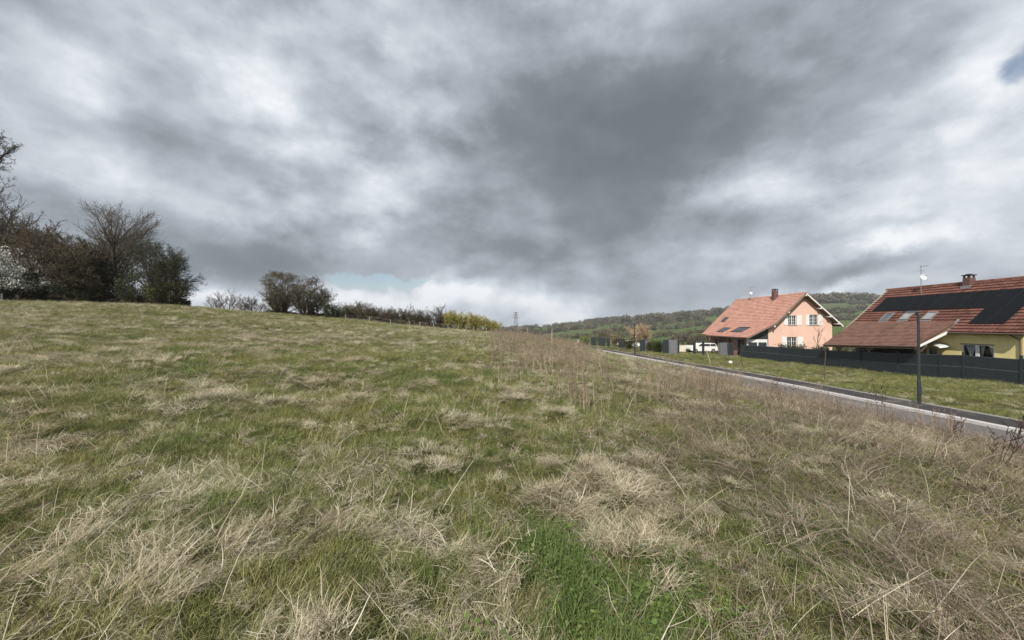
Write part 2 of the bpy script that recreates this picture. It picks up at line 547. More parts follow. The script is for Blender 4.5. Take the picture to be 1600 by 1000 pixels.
M['twig_dark'] = blade_mat('dark_twigs', [(0, (.03, .026, .016)), (1, (.085, .072, .045))], trans=0, rnd=0)
M['twig_tan'] = blade_mat('tan_twigs', [(0, (.30, .21, .12)), (1, (.55, .43, .28))], trans=0, rnd=0)
M['twig_yellow'] = blade_mat('yellow_twigs', [(0, (.17, .15, .03)), (.5, (.34, .30, .06)), (1, (.50, .44, .11))], trans=0.1, rnd=0)
M['leaf_dark'] = blade_mat('dark_leaves', [(0, (.025, .036, .012)), (.7, (.05, .07, .024)), (1, (.10, .115, .04))], trans=0.15, rnd=0)
M['leaf_olive'] = blade_mat('olive_leaves', [(0, (.05, .055, .015)), (.7, (.085, .085, .025)), (1, (.13, .12, .04))], trans=0.15, rnd=0)
M['leaf_lime'] = blade_mat('lime_leaves', [(0, (.12, .15, .03)), (1, (.26, .30, .08))], trans=0.2, rnd=0)
M['leaf_yellow'] = blade_mat('yellow_catkins', [(0, (.24, .21, .07)), (1, (.48, .43, .16))], trans=0.15, rnd=0)
M['blossom'] = blade_mat('white_blossom', [(0, (.42, .42, .38)), (1, (.80, .80, .75))], trans=0.2, rnd=0)
M['wood_far'] = blade_mat('far_crowns', [(0, (.045, .048, .03)), (.4, (.085, .08, .052)), (.75, (.16, .13, .095)), (1, (.13, .16, .06))], trans=0, rnd=0.7)
M['rubber'] = pmat('rubber', (.015, .015, .015), (.03, .03, .03), 5, 0.8)
M['cream'] = pmat('cream_render', (.62, .58, .46), (.70, .66, .54), 2, 0.9)
M['roof_far'] = pmat('far_roof', (.12, .075, .06), (.17, .12, .10), 2, 0.9)
M['canopy'] = pmat('canopy_acrylic', (.74, .75, .75), (.66, .67, .68), 4, 0.25)

# ================================================================== terrain
# spot heights: x, y, z
SPOTS = np.array([
    (0, 0, 0), (0, 4, 0), (0, 10, -.02), (0, 20, -.05), (0, 30, 0), (0, 45, -.02), (-2, 60, -.1), (3, 58, -.75),
    (-50.7, 38, 3.75), (-36.4, 42, 3.56), (-36, 46, 3.25), (-33, 50, 2.85), (-25, 50, 2.35), (-18.3, 55, 1.5), (-9.7, 58, .65),
    (-60, 50, 4.2), (-45, 60, 2.9), (-30, 66, 2.1), (-25, 74, 1.2), (-12.5, 76, .1), (-3, 80, -1.2),
    (-13, 10, .85), (-6, 6, .3), (-27, 20, 1.95), (-20, 30, 1.75), (-10, 20, .65), (-9, 40, .7), (-28, 36, 2.55), (-40, 28, 3.0),
    (6, 6, -.45), (8, 20, -.85), (12.2, 20, -1.62), (11.8, 10, -1.35), (12.5, 40, -2.15), (8, 40, -1.1), (11.5, 60, -2.6), (6, 60, -1.35), (12, 3, -1.3),
    (9.5, 80, -2.7), (4, 90, -2.8), (-8, 100, -2.6), (-30, 100, -.6), (-60, 100, 1.5),
    (20, 12, -2.05), (20, 20, -2.15), (26, 16, -2.2), (26, 26, -2.35), (33, 18, -2.3), (33, 25, -2.34), (33, 33, -2.69), (33, 40, -2.89), (33, 47, -3.0), (33, 54, -3.1),
    (22, 40, -2.62), (27, 47, -2.75), (22, 56, -2.75), (21, 70, -3.0), (20, 90, -3.6),
    (45, 30, -2.75), (45, 50, -3.1), (60, 60, -3.9), (45, 72, -3.5), (60, 100, -5.2), (30, 100, -4.6), (80, 40, -4),
    (0, -20, .3), (-40, -20, 3.5), (20, -20, -1.8), (45, -5, -2.3), (-50, 10, 4.0), (-75, 30, 5.5), (90, 0, -4)], dtype=float)


def tps_fit(P):
    n = len(P)
    d2 = ((P[:, None, :2] - P[None, :, :2]) ** 2).sum(-1)
    K = np.where(d2 > 0, d2 * np.log(np.maximum(d2, 1e-9)) * 0.5, 0) + np.eye(n) * 2.0
    A = np.zeros((n + 3, n + 3))
    A[:n, :n] = K; A[:n, n] = 1; A[:n, n + 1:] = P[:, :2]
    A[n, :n] = 1; A[n + 1:, :n] = P[:, :2].T
    b = np.zeros(n + 3); b[:n] = P[:, 2]
    return np.linalg.solve(A, b)


TPS = tps_fit(SPOTS)


def tps(x, y):
    z = TPS[-3] + TPS[-2] * x + TPS[-1] * y
    for (px, py, _), w in zip(SPOTS, TPS[:-3]):
        d2 = (x - px) ** 2 + (y - py) ** 2
        z = z + w * 0.5 * d2 * np.log(np.maximum(d2, 1e-9))
    return z


# the road: x of its kerb line, its height
RY = np.array([-30, 0, 12.4, 24.4, 50, 69, 85, 94, 100, 108, 116])
RX = np.array([17.5, 17.0, 16.5, 16.15, 14.9, 14.1, 12.6, 9.6, 6.0, -1.0, -9.0])
RZ = np.array([-1.7, -1.82, -1.93, -2.05, -2.5, -2.85, -3.1, -3.3, -3.5, -3.8, -4.1])


def road_x(y): return np.interp(y, RY, RX)
def road_z(y): return np.interp(y, RY, RZ)


RIDGE = np.array([(-240, 512), (500, 515), (700, 515), (780, 514), (860, 510), (900, 506), (950, 502), (1000, 499), (1060, 493), (1110, 488), (1200, 480),
                  (1280, 471), (1340, 469), (1375, 472), (1430, 482), (1600, 492), (1840, 494)], dtype=float)
RD = 1150.0


def far_y(px, Y):
    r = np.interp(px, RIDGE[:, 0], RIDGE[:, 1])
    t = np.clip((Y - 100) / (RD - 100), 0, 1)
    return r + (546 - r) * (1 - t) ** 2.6


def far_h(x, y):
    th = np.arctan2(x, y)
    r = np.hypot(x, y)
    thc = np.clip(th, -R(60), R(60))
    px = 800 + F * np.tan(thc)
    Y = r * np.cos(thc)
    z = CAMZ + (HOR - far_y(px, Y)) / F * Y
    z = np.where(Y > RD, z[...] - 0.02 * (Y - RD) - (HOR - np.interp(px, RIDGE[:, 0], RIDGE[:, 1])) / F * (Y - RD), z)
    return z + fbm(x, y, 160, 3, 5) * sstep(150, 500, r) * 1.5


def height(x, y, bumps=True):
    x = np.asarray(x, dtype=float); y = np.asarray(y, dtype=float)
    r = np.hypot(x, y)
    z = tps(x, y)
    if bumps:
        z = z + (fbm(x, y, 3.5, 3, 1) * 0.07 + fbm(x, y, 0.8, 2, 2) * 0.045 + fbm(x, y, 14, 2, 3) * 0.10) * (1 - sstep(60, 120, r)) * sstep(1.0, 6, r * 1.5)
    # flattened bed under road and footpath
    s = x - road_x(y)
    zr = road_z(y) - 0.10
    inb = (y < 118) & (y > -32)
    w = sstep(-4.6, -3.1, s) * (1 - sstep(1.75, 3.0, s)) * np.where(inb, 1.0, 0.0)
    z = z * (1 - w) + zr * w
    k = sstep(95, 165, r)
    return z * (1 - k) + far_h(x, y) * k


def h1(x, y): return float(height(np.array([x]), np.array([y]))[0])


def polar_ground():
    rs = [0.0, 0.4]
    while rs[-1] < 3300: rs.append(rs[-1] * 1.028 + 0.01)
    rs = np.array(rs[1:])
    th = np.concatenate([np.arange(-66, 66.01, 0.32), np.arange(69, 292, 3.0)])
    th = np.radians(th)
    nr, nt = len(rs), len(th)
    X = rs[:, None] * np.sin(th)[None]; Y = rs[:, None] * np.cos(th)[None]
    Z = height(X, Y)
    v = np.stack([X, Y, Z], -1).reshape(-1, 3)
    i, j = np.meshgrid(np.arange(nr - 1), np.arange(nt), indexing='ij')
    jn = (j + 1) % nt
    f = np.stack([i * nt + j, (i + 1) * nt + j, (i + 1) * nt + jn, i * nt + jn], -1).reshape(-1, 4)
    c = len(v)
    v = np.vstack([v, [[0, 0, float(height(np.array([0.]), np.array([0.]))[0])]]])
    o = mesh_obj('ground', v, f[:, ::-1].copy(), M['ground'], smooth=True)
    tag(o, kind='structure')


polar_ground()


def strip(name, s0, s1, y0, y1, dz, mat, step=1.0):
    ys = np.arange(y0, y1 + 0.01, step)
    v, f = [], []
    for k, y in enumerate(ys):
        x, z = road_x(y), road_z(y) + dz
        v += [(x + s0, y, z), (x + s1, y, z)]
        if k: f.append((2 * k - 2, 2 * k - 1, 2 * k + 1, 2 * k))
    return tag(mesh_obj(name, v, f, mat), kind='structure')


strip('road', -3.2, -0.14, -28, 108, 0.0, M['road'])
strip('footpath', 0.16, 1.62, -28, 108, 0.085, M['path'])


def stones(name, part, s0, s1, z0, z1, L, y0, y1, mat):
    """a row of concrete stones laid end to end along the road"""
    root = empty(name, (0, 0, 0), kind='structure')
    me = None
    y = y0
    while y < y1:
        mb = MB()
        a, b = y + 0.008, y + L - 0.008
        xa, xb, za, zb = road_x(a), road_x(b), road_z(a), road_z(b)
        j = random.uniform(-.004, .004)
        mb.hexa([(xa + s0, a, za + z0), (xa + s1, a, za + z0), (xb + s1, b, zb + z0), (xb + s0, b, zb + z0),
                 (xa + s0 + .02, a, za + z1 + j), (xa + s1 - .01, a, za + z1 + j), (xb + s1 - .01, b, zb + z1 + j), (xb + s0 + .02, b, zb + z1 + j)])
        mb.build(part, mat, root)
        y += L
    return root


stones('kerb', 'kerb_stone', -0.14, 0.155, -0.08, 0.105, 1.0, 6, 96, M['kerb'])
stones('path_edging', 'edging_stone', 1.625, 1.72, -0.08, 0.115, 1.0, 6, 96, M['edging'])


# ================================================================== grasses and weeds (uncountable: instanced tufts)
def blades(n, L, az, th0, k, w, root, z0=0.0, seg=3, r=rng, val=None, wob=0.12):
    """n curved ribbons. L length, az heading, th0 lean from vertical, k added lean to the tip"""
    g = lambda a: r.uniform(a[0], a[1], n) if isinstance(a, tuple) else np.asarray(a) * np.ones(n)
    L, th0, k, w = g(L), g(th0), g(k), g(w)
    az = g(az)
    rr = np.sqrt(r.random(n)) * root; ra = r.random(n) * 2 * np.pi
    p = np.stack([rr * np.cos(ra), rr * np.sin(ra), g(z0)], -1)
    tw = r.normal(0, 0.5, n)
    pts = [p]
    for s in range(seg):
        th = th0 + k * (s + 0.5) / seg
        a2 = az + r.normal(0, wob, n)
        d = np.stack([np.sin(th) * np.cos(a2), np.sin(th) * np.sin(a2), np.cos(th)], -1)
        p = p + d * (L / seg)[:, None]
        p[:, 2] = np.maximum(p[:, 2], 0.006)
        pts.append(p)
    V = []
    side = np.stack([-np.sin(az + tw), np.cos(az + tw), 0.25 * np.sin(tw)], -1)
    for s, q in enumerate(pts[:-1]):
        ww = (w * (1.0 - 0.55 * s / seg) / 2)[:, None]
        V += [q - side * ww, q + side * ww]
    V.append(pts[-1])
    V = np.stack(V, 1)                      # n, 2*seg+1, 3
    m = V.shape[1]
    base = (np.arange(n) * m)[:, None]
    fs = []
    for s in range(seg - 1):
        fs.append(np.concatenate([base + 2 * s, base + 2 * s + 1, base + 2 * s + 3], 1))
        fs.append(np.concatenate([base + 2 * s, base + 2 * s + 3, base + 2 * s + 2], 1))
    fs.append(np.concatenate([base + 2 * seg - 2, base + 2 * seg - 1, base + 2 * seg], 1))
    v = r.random(n) if val is None else g(val)
    return V.reshape(-1, 3), np.concatenate(fs, 0), np.repeat(v, m)


def join(parts):
    V, Fc, A, n = [], [], [], 0
    for v, f, a in parts:
        V.append(v); Fc.append(f + n); A.append(a); n += len(v)
    return np.concatenate(V), np.concatenate(Fc), np.concatenate(A)


def tuft_lib(name, makers, mat):
    c = bpy.data.collections.new(name + '_tufts')
    for i, mk in enumerate(makers):
        v, f, a = join(mk())
        o = mesh_obj('%s_tuft_%s' % (name, 'abcdefghij'[i]), v, f, mat, v=a, link=False)
        c.objects.link(o)
    return c


def scatter(name, label, coln, x, y, scale, rotz, idx=None, dz=0.0, tilt=0.12, sz=None):
    n = len(x)
    z = height(x, y) + dz
    e = 0.15
    gx = (height(x + e, y, False) - height(x - e, y, False)) / (2 * e)
    gy = (height(x, y + e, False) - height(x, y - e, False)) / (2 * e)
    me = bpy.data.meshes.new(name)
    me.vertices.add(n)
    me.vertices.foreach_set('co', np.stack([x, y, z], -1).astype(np.float32).ravel())
    rot = np.stack([gy * 0 + rng.normal(0, tilt, n), rng.normal(0, tilt, n), rotz], -1)
    a = me.attributes.new('rot', 'FLOAT_VECTOR', 'POINT'); a.data.foreach_set('vector', rot.astype(np.float32).ravel())
    sc3 = np.stack([scale, scale, scale if sz is None else sz], -1)
    a = me.attributes.new('scl', 'FLOAT_VECTOR', 'POINT'); a.data.foreach_set('vector', sc3.astype(np.float32).ravel())
    k = len(coln.objects)
    idx = rng.integers(0, k, n) if idx is None else idx
    a = me.attributes.new('idx', 'INT', 'POINT'); a.data.foreach_set('value', idx.astype(np.int32))
    o = bpy.data.objects.new(name, me)
    col.objects.link(o)
    ng = bpy.data.node_groups.new(name + '_nodes', 'GeometryNodeTree')
    ng.interface.new_socket('Geometry', in_out='INPUT', socket_type='NodeSocketGeometry')
    ng.interface.new_socket('Geometry', in_out='OUTPUT', socket_type='NodeSocketGeometry')
    gi, go = ng.nodes.new('NodeGroupInput'), ng.nodes.new('NodeGroupOutput')
    ip = ng.nodes.new('GeometryNodeInstanceOnPoints')
    ci = ng.nodes.new('GeometryNodeCollectionInfo')
    ci.inputs['Collection'].default_value = coln
    ci.inputs['Separate Children'].default_value = True
    ci.inputs['Reset Children'].default_value = True
    ip.inputs['Pick Instance'].default_value = True
    for nm, typ, sock in (('idx', 'INT', 'Instance Index'), ('rot', 'FLOAT_VECTOR', 'Rotation'), ('scl', 'FLOAT_VECTOR', 'Scale')):
        na = ng.nodes.new('GeometryNodeInputNamedAttribute'); na.data_type = typ
        na.inputs['Name'].default_value = nm
        s = [q for q in na.outputs if q.enabled and q.name == 'Attribute'][0]
        if nm == 'rot':
            er = ng.nodes.new('FunctionNodeEulerToRotation')
            ng.links.new(s, er.inputs[0]); s = er.outputs[0]
        ng.links.new(s, ip.inputs[sock])
    ng.links.new(gi.outputs[0], ip.inputs['Points'])
    ng.links.new(ci.outputs[0], ip.inputs['Instance'])
    ng.links.new(ip.outputs[0], go.inputs[0])
    md = o.modifiers.new('scatter', 'NODES'); md.node_group = ng
    tag(o, label, None, None, 'stuff')
    return o


def cells(y0, y1, dens, wide=1.5, pad=3.0):
    """random points of the field in front of the camera between two depths"""
    xa, xb = -(wide * y1 + pad), (wide * y1 + pad)
    n = int((xb - xa) * (y1 - y0) * dens)
    x = rng.uniform(xa, xb, n); y = rng.uniform(y0, y1, n)
    k = np.abs(x) < wide * np.maximum(y, 0) + pad
    return x[k], y[k]


def on_field(x, y, m=0.0):
    s = x - road_x(y)
    edge = -1.8 + 0.35 * fbm(x, y, 1.5, 2, 31)
    return s < edge - m


BANDS = [(-1.5, 4, 1.0), (4, 8, 0.56), (8, 14, 0.30), (14, 24, 0.16), (24, 40, 0.09), (40, 66, 0.052)]


def field_points(base):
    X, Y = [], []
    for y0, y1, k in BANDS:
        x, y = cells(y0, y1, base * k)
        X.append(x); Y.append(y)
    x, y = np.concatenate(X), np.concatenate(Y)
    k = on_field(x, y) & (x > -70)
    return x[k], y[k]


def straw_mask(x, y):
    m = 1.15 * fbm(x, y, .75, 3, 11, .6) + 0.40 * fbm(x, y, 5.5, 2, 12)
    m = m + 0.15 * np.exp(-(((x + .6) / 1.6) ** 2 + ((y - 3.6) / 2.2) ** 2))
    m = m - .9 * np.exp(-(((x - .45) / .45) ** 2 + ((y - 2.45) / .65) ** 2)) + 0.25 * sstep(2, 5, x - 0.05 * y)
    return m


def weed_mask(x, y):
    """tall brown dead stems right of the middle, and one clump nearer the kerb"""
    u = x / np.maximum(y, 1)
    m = 1.15 * sstep(-0.09, 0.02, u) * (1 - sstep(0.11, 0.24, u)) * sstep(9, 15, y)
    m = m + .9 * np.exp(-(((x - 5.3) / 1.0) ** 2 + ((y - 10.2) / 1.5) ** 2))
    m = m + .5 * np.exp(-(((x - 1.9) / .9) ** 2 + ((y - 9.5) / 2.0) ** 2))
    m = m + .34 * sstep(5.5, 9, y) * sstep(.0, .2, u) * (1 - sstep(1.0, 1.4, u)) * (1 - sstep(18, 26, y))
    return m * (1.0 + 0.6 * fbm(x, y, 2.6, 2, 21))


# tuft kinds
def straw_arch(): return [blades(2, (.12, .30), (0, 6.28), (.5, 1.4), (.1, .8), (.005, .0085), .16, (.02, .09), seg=4, val=(.85, 1), wob=.2),
                          blades(42, (.08, .27), rng.normal(0, .75, 42), (.1, .9), (.9, 2.0), (.003, .0065), .12, seg=4),
                          blades(16, (.07, .22), (0, 6.28), (.7, 1.4), (.1, .6), (.003, .0065), .16, (0.0, .08), seg=2)]
def straw_mat(): return [blades(2, (.12, .30), (0, 6.28), (.9, 1.5), (-.1, .5), (.005, .0085), .2, (.04, .12), seg=4, val=(.85, 1), wob=.25),
                         blades(46, (.07, .26), (0, 6.28), (.8, 1.5), (-.1, .7), (.003, .0065), .22, (0.01, .09), seg=3, wob=.3)]
def straw_comb(): return [blades(48, (.10, .32), rng.normal(0, .42, 48), (.5, 1.15), (.4, 1.0), (.003, .0065), .15, (0.0, .07), seg=4)]
def green_up(): return [blades(46, (.07, .24), (0, 6.28), (0.0, .9), (.3, 1.3), (.003, .006), .14, seg=3)]
def green_low(): return [blades(44, (.06, .16), (0, 6.28), (0.2, 1.0), (.2, .9), (.004, .008), .20, seg=2)]
def stalks(): return [blades(3, (.25, .62), (0, 6.28), (.05, .9), (.0, .6), (.003, .005), .25, seg=4, wob=.05, val=(.5, 1))]
def long_flat(): return [blades(11, (.4, 1.1), rng.normal(0, .45, 11), (1.15, 1.45), (0, .25), (.004, .007), .25, (0.03, .14), seg=4, wob=.1)]


def weed_stem():
    P = []
    n = 11
    b = blades(n, (.55, 1.05), (0, 6.28), (0, .28), (0, .25), (.008, .014), .28, seg=5, wob=.05)
    P.append(b)
    V = b[0].reshape(n, 11, 3)
    for i in range(n):
        for s in (2, 3, 4):
            if rng.random() < .8:
                q = V[i, 2 * s]
                t = blades(3, (.10, .28), (0, 6.28), (.3, .9), (-.3, .1), (.005, .009), .002, seg=2)
                P.append((t[0] + q, t[1], t[2]))
        q = V[i, 10]
        t = blades(7, (.04, .11), (0, 6.28), (.2, 1.2), (0, .4), (.010, .018), .01, seg=1, val=(.2, .7))
        P.append((t[0] + q - [0, 0, .03], t[1], t[2]))
    return P


def bramble(): return [blades(26, (.2, .5), (0, 6.28), (.3, 1.3), (.3, 1.1), (.003, .006), .22, (0, .1), seg=4, wob=.35)]


def leafy():
    P = []
    n = 110
    rr = np.sqrt(rng.random(n)) * .22; ra = rng.random(n) * 6.28
    V, Fc, A = [], [], []
    for i in range(n):
        c = np.array([rr[i] * math.cos(ra[i]), rr[i] * math.sin(ra[i]), rng.uniform(.03, .11)])
        nn = Vector((rng.normal(0, .35), rng.normal(0, .35), 1)).normalized()
        u = nn.cross(Vector((math.cos(ra[i]), math.sin(ra[i]), 0))).normalized(); w = nn.cross(u)
        s = rng.choice([.004, .006, .009, .012]) * rng.uniform(.8, 1.2)
        k = len(V)
        for a in range(6):
            V.append(c + np.array(u) * math.cos(a * 1.047) * s + np.array(w) * math.sin(a * 1.047) * s * 1.25)
        for a in range(1, 5): Fc.append((k, k + a, k + a + 1))
        A += [rng.random()] * 6
    P.append((np.array(V), np.array(Fc), np.array(A)))
    P.append(blades(30, (.08, .22), (0, 6.28), (.1, .6), (.2, .9), (.004, .007), .2, seg=3))
    return P


lib_straw = tuft_lib('straw', [straw_arch, straw_arch, straw_comb, straw_comb, straw_mat, straw_mat, straw_arch], M['straw'])
lib_green = tuft_lib('green', [green_up, green_up, green_up, green_low, green_low], M['green'])
lib_lush = tuft_lib('lush', [leafy, leafy, green_up], M['lush'])
lib_stalk = tuft_lib('stalk', [stalks, stalks, long_flat], M['straw'])
lib_weed = tuft_lib('weed', [weed_stem, weed_stem, bramble], M['weed'])
lib_flat = tuft_lib('flat', [long_flat, bramble, straw_mat], M['brown'])


def make_grass():
    def dsc(y): return .68 + .22 * sstep(3, 9, y) + 0.62 * sstep(6, 40, y) + 0.5 * sstep(35, 60, y)
    def low(x, y): return 1 - .45 * sstep(-7.5, -4, x - road_x(y))
    # dead straw
    x, y = field_points(240)
    m = straw_mask(x, y)
    p = 0.17 + 0.50 * sstep(-.25, .75, m) + .07 * (1 - sstep(3, 6, y))
    uu = x / np.maximum(y, 1)
    p = p * (1 - .45 * sstep(.3, .6, uu) * (1 - sstep(14, 22, y))) * (1 + .15 * sstep(6, 16, y))
    k = rng.random(len(x)) < p
    x, y, m = x[k], y[k], m[k]
    flow = fbm(x, y, .8, 2, 41) * 3.2 + fbm(x, y, 9, 1, 42) * 1.5 + 3.6 + rng.normal(0, .75, len(x))
    sc_ = rng.uniform(.6, 1.15, len(x)) * dsc(y) * (0.75 + .3 * sstep(-.2, .8, m)) * low(x, y)
    # tussocks: rounded mounds whose blades fall outwards
    dz = np.zeros(len(x))
    cx_, cy_ = cells(-1, 26, .6)
    order = rng.permutation(len(cx_))[:1500]
    for a, b in zip(cx_[order], cy_[order]):
        rad = rng.uniform(.14, .46) * (1 + .03 * max(b, 0))
        q = np.nonzero((np.abs(x - a) < rad) & (np.abs(y - b) < rad))[0]
        if not len(q): continue
        d = np.hypot(x[q] - a, y[q] - b)
        q = q[d < rad]; d = d[d < rad]
        flow[q] = np.arctan2(y[q] - b, x[q] - a) + rng.normal(0, .6, len(q))
        dz[q] = .10 * (1 - (d / rad) ** 2)
        sc_[q] *= 1.12
    scatter('dead_grass', 'matted straw coloured dead grass lying in clumps over the meadow', lib_straw, x, y, sc_, flow, tilt=.2, sz=sc_ * rng.uniform(.45, .95, len(x)), dz=dz)
    # green grass
    x, y = field_points(210)
    m = straw_mask(x, y)
    p = 1 - 0.42 * sstep(-.25, .8, m)
    k = rng.random(len(x)) < p
    x, y = x[k], y[k]
    sc_ = rng.uniform(.6, 1.15, len(x)) * dsc(y) * (0.85 + .25 * fbm(x, y, 2.3, 2, 44)) * low(x, y)
    scatter('green_grass', 'short fresh green grass growing between the dead clumps', lib_green, x, y, sc_, rng.uniform(0, 6.28, len(x)))
    # lush patch with small round leaves, in front
    n = 520
    x = rng.normal(.42, .36, n); y = rng.normal(2.35, .44, n)
    k = fbm(x, y, .35, 3, 45) > -.15
    x, y = x[k], y[k]
    x2, y2 = cells(2, 16, 9)
    k = (straw_mask(x2, y2) < -.62) & on_field(x2, y2)
    x = np.concatenate([x, x2[k]]); y = np.concatenate([y, y2[k]])
    scatter('leafy_ground_cover', 'bright green patch of small round leaves and fresh grass', lib_lush, x, y, rng.uniform(.6, 1.1, len(x)), rng.uniform(0, 6.28, len(x)), idx=rng.choice([0, 1, 2, 2, 2, 2, 2], len(x)))
    # single tall stalks
    x, y = field_points(4.0)
    scatter('dry_stalks', 'single long dry grass stalks standing and leaning in the meadow', lib_stalk, x, y, rng.uniform(.6, 1.1, len(x)) * (1 + .4 * sstep(8, 40, y)), rng.uniform(0, 6.28, len(x)), idx=rng.choice([0, 1], len(x)))
    # brown weeds
    x, y = cells(5, 66, 2.7, 1.4, 0)
    k = (rng.random(len(x)) < weed_mask(x, y) * (.5 + .5 * sstep(60, 20, y) if False else 1)) & on_field(x, y, .3)
    x, y = x[k], y[k]
    scatter('dead_weeds', 'reddish brown dead weed stems standing in a thicket right of centre', lib_weed, x, y, rng.uniform(.45, 1.0, len(x)), rng.uniform(0, 6.28, len(x)), tilt=.1)
    # flattened brown stalks on the right foreground
    x, y = cells(1.5, 24, 27, 1.5, 2)
    u = x / np.maximum(y, 1)
    k = (rng.random(len(x)) < sstep(.22, .55, u) * (.85 + .7 * fbm(x, y, 1.6, 2, 51)) * (1 - .6 * sstep(9, 20, y))) & on_field(x, y, .2)
    x, y = x[k], y[k]
    scatter('flattened_stems', 'brown stems lying flat over the right foreground', lib_flat, x, y, rng.uniform(.6, 1.15, len(x)), 2.9 + rng.normal(0, .5, len(x)) + fbm(x, y, 3, 1, 52))
    # verge between footpath and fence
    X, Y = [], []
    for y0, y1, d in ((8, 16, 26), (16, 30, 20), (30, 60, 12), (60, 100, 5)):
        n = int(22 * (y1 - y0) * d)
        X.append(rng.uniform(15, 37, n)); Y.append(rng.uniform(y0, y1, n))
    x, y = np.concatenate(X), np.concatenate(Y)
    s = x - road_x(y)
    k = (s > 1.85 + .1 * fbm(x, y, 1, 1, 60)) & (x < 34.0)
    x, y = x[k], y[k]
    g = fbm(x, y, 2.0, 3, 61) - 0.5 * sstep(3.2, 1.6, x - road_x(y)) if False else fbm(x, y, 2.0, 3, 61) - .5 * (1 - sstep(2.0, 5.5, x - road_x(y)))
    kg = g > -.75
    scatter('verge_grass', 'green grass on the verge between footpath and fence', lib_green, x[kg], y[kg], rng.uniform(.9, 1.6, kg.sum()), rng.uniform(0, 6.28, kg.sum()), sz=rng.uniform(.5, 1.3, kg.sum()) * (1 + .5 * fbm(x[kg], y[kg], 2.2, 2, 66)))
    ks = (g < -.1) & (rng.random(len(x)) < .38)
    scatter('verge_dead_grass', 'pale dead grass mixed into the verge beside the footpath', lib_straw, x[ks], y[ks], rng.uniform(.6, 1.1, ks.sum()), rng.uniform(0, 6.28, ks.sum()))


make_grass()


# ================================================================== trees and shrubs
class Wood:
    def __init__(s): s.p0 = []; s.p1 = []; s.r0 = []; s.r1 = []; s.lv = []

    def seg(s, a, b, ra, rb, lv):
        s.p0.append(a); s.p1.append(b); s.r0.append(ra); s.r1.append(rb); s.lv.append(lv)

    def mesh(s, sel, sides, minr):
        idx = [i for i, l in enumerate(s.lv) if sel(l)]
        if not idx: return None
        p0 = np.array([s.p0[i] for i in idx]); p1 = np.array([s.p1[i] for i in idx])
        r0 = np.maximum(np.array([s.r0[i] for i in idx]), minr); r1 = np.maximum(np.array([s.r1[i] for i in idx]), minr * .7)
        d = p1 - p0; d /= np.maximum(np.linalg.norm(d, axis=1), 1e-9)[:, None]
        ref = np.where(np.abs(d[:, 2:3]) > .9, [[1., 0, 0]], [[0, 0, 1.]])
        u = np.cross(d, ref); u /= np.linalg.norm(u, axis=1)[:, None]
        w = np.cross(d, u)
        V = []
        for c, r in ((p0, r0), (p1 + d * r1[:, None] * .5, r1)):
            for k in range(sides):
                a = 2 * math.pi * k / sides
                V.append(c + (u * math.cos(a) + w * math.sin(a)) * r[:, None])
        V = np.stack(V, 1)
        n = len(idx); m = 2 * sides
        b = (np.arange(n) * m)[:, None]
        Fc = [np.concatenate([b + k, b + (k + 1) % sides, b + sides + (k + 1) % sides, b + sides + k], 1) for k in range(sides)]
        return V.reshape(-1, 3), np.concatenate(Fc, 0), np.repeat(rng.random(n), m)


def grow(w, rs, p, d, L, r, lv, maxlv, P):
    nseg = P['seg'][min(lv, len(P['seg']) - 1)]
    kids = P['kids'][min(lv, len(P['kids']) - 1)]
    up = P['up'][min(lv, len(P['up']) - 1)]
    wob = P['wob']
    sl = L / nseg
    rr = r
    start = P.get('bare', .25) if lv == 0 else .12
    pts = []
    for i in range(nseg):
        d = d + np.array([rs.gauss(0, wob), rs.gauss(0, wob), rs.gauss(0, wob * .6) + up])
        d = d / np.linalg.norm(d)
        q = p + d * sl
        r2 = r * (1 - .80 * (i + 1) / nseg)
        w.seg(p, q, rr, r2, lv)
        pts.append((p, q, d.copy(), rr, r2, (i + .5) / nseg))
        p, rr = q, r2
    if lv >= maxlv: return
    for c in range(kids):
        t = start + (1 - start) * (c + rs.random()) / kids
        i = min(int(t * nseg), nseg - 1)
        a, b, dd, ra, rb, _ = pts[i]
        f = rs.random()
        q = a + (b - a) * f
        ang = rs.uniform(*P['ang'])
        ax = np.array([rs.gauss(0, 1), rs.gauss(0, 1), rs.gauss(0, .7)])
        ax -= dd * ax.dot(dd); ax /= np.linalg.norm(ax)
        nd = dd * math.cos(ang) + ax * math.sin(ang)
        nd = nd + np.array(P.get('bias', (0, 0, 0))) * .3
        nd /= np.linalg.norm(nd)
        grow(w, rs, q, nd, L * rs.uniform(*P['len']) * (1.15 - .55 * t), max(ra * .62, .004), lv + 1, maxlv, P)


TREE = dict(seg=[7, 5, 4, 3, 2], kids=[13, 9, 7, 5], up=[.03, .06, .05, .03], wob=.10, ang=(.45, .95), len=(.42, .62), bare=.22)


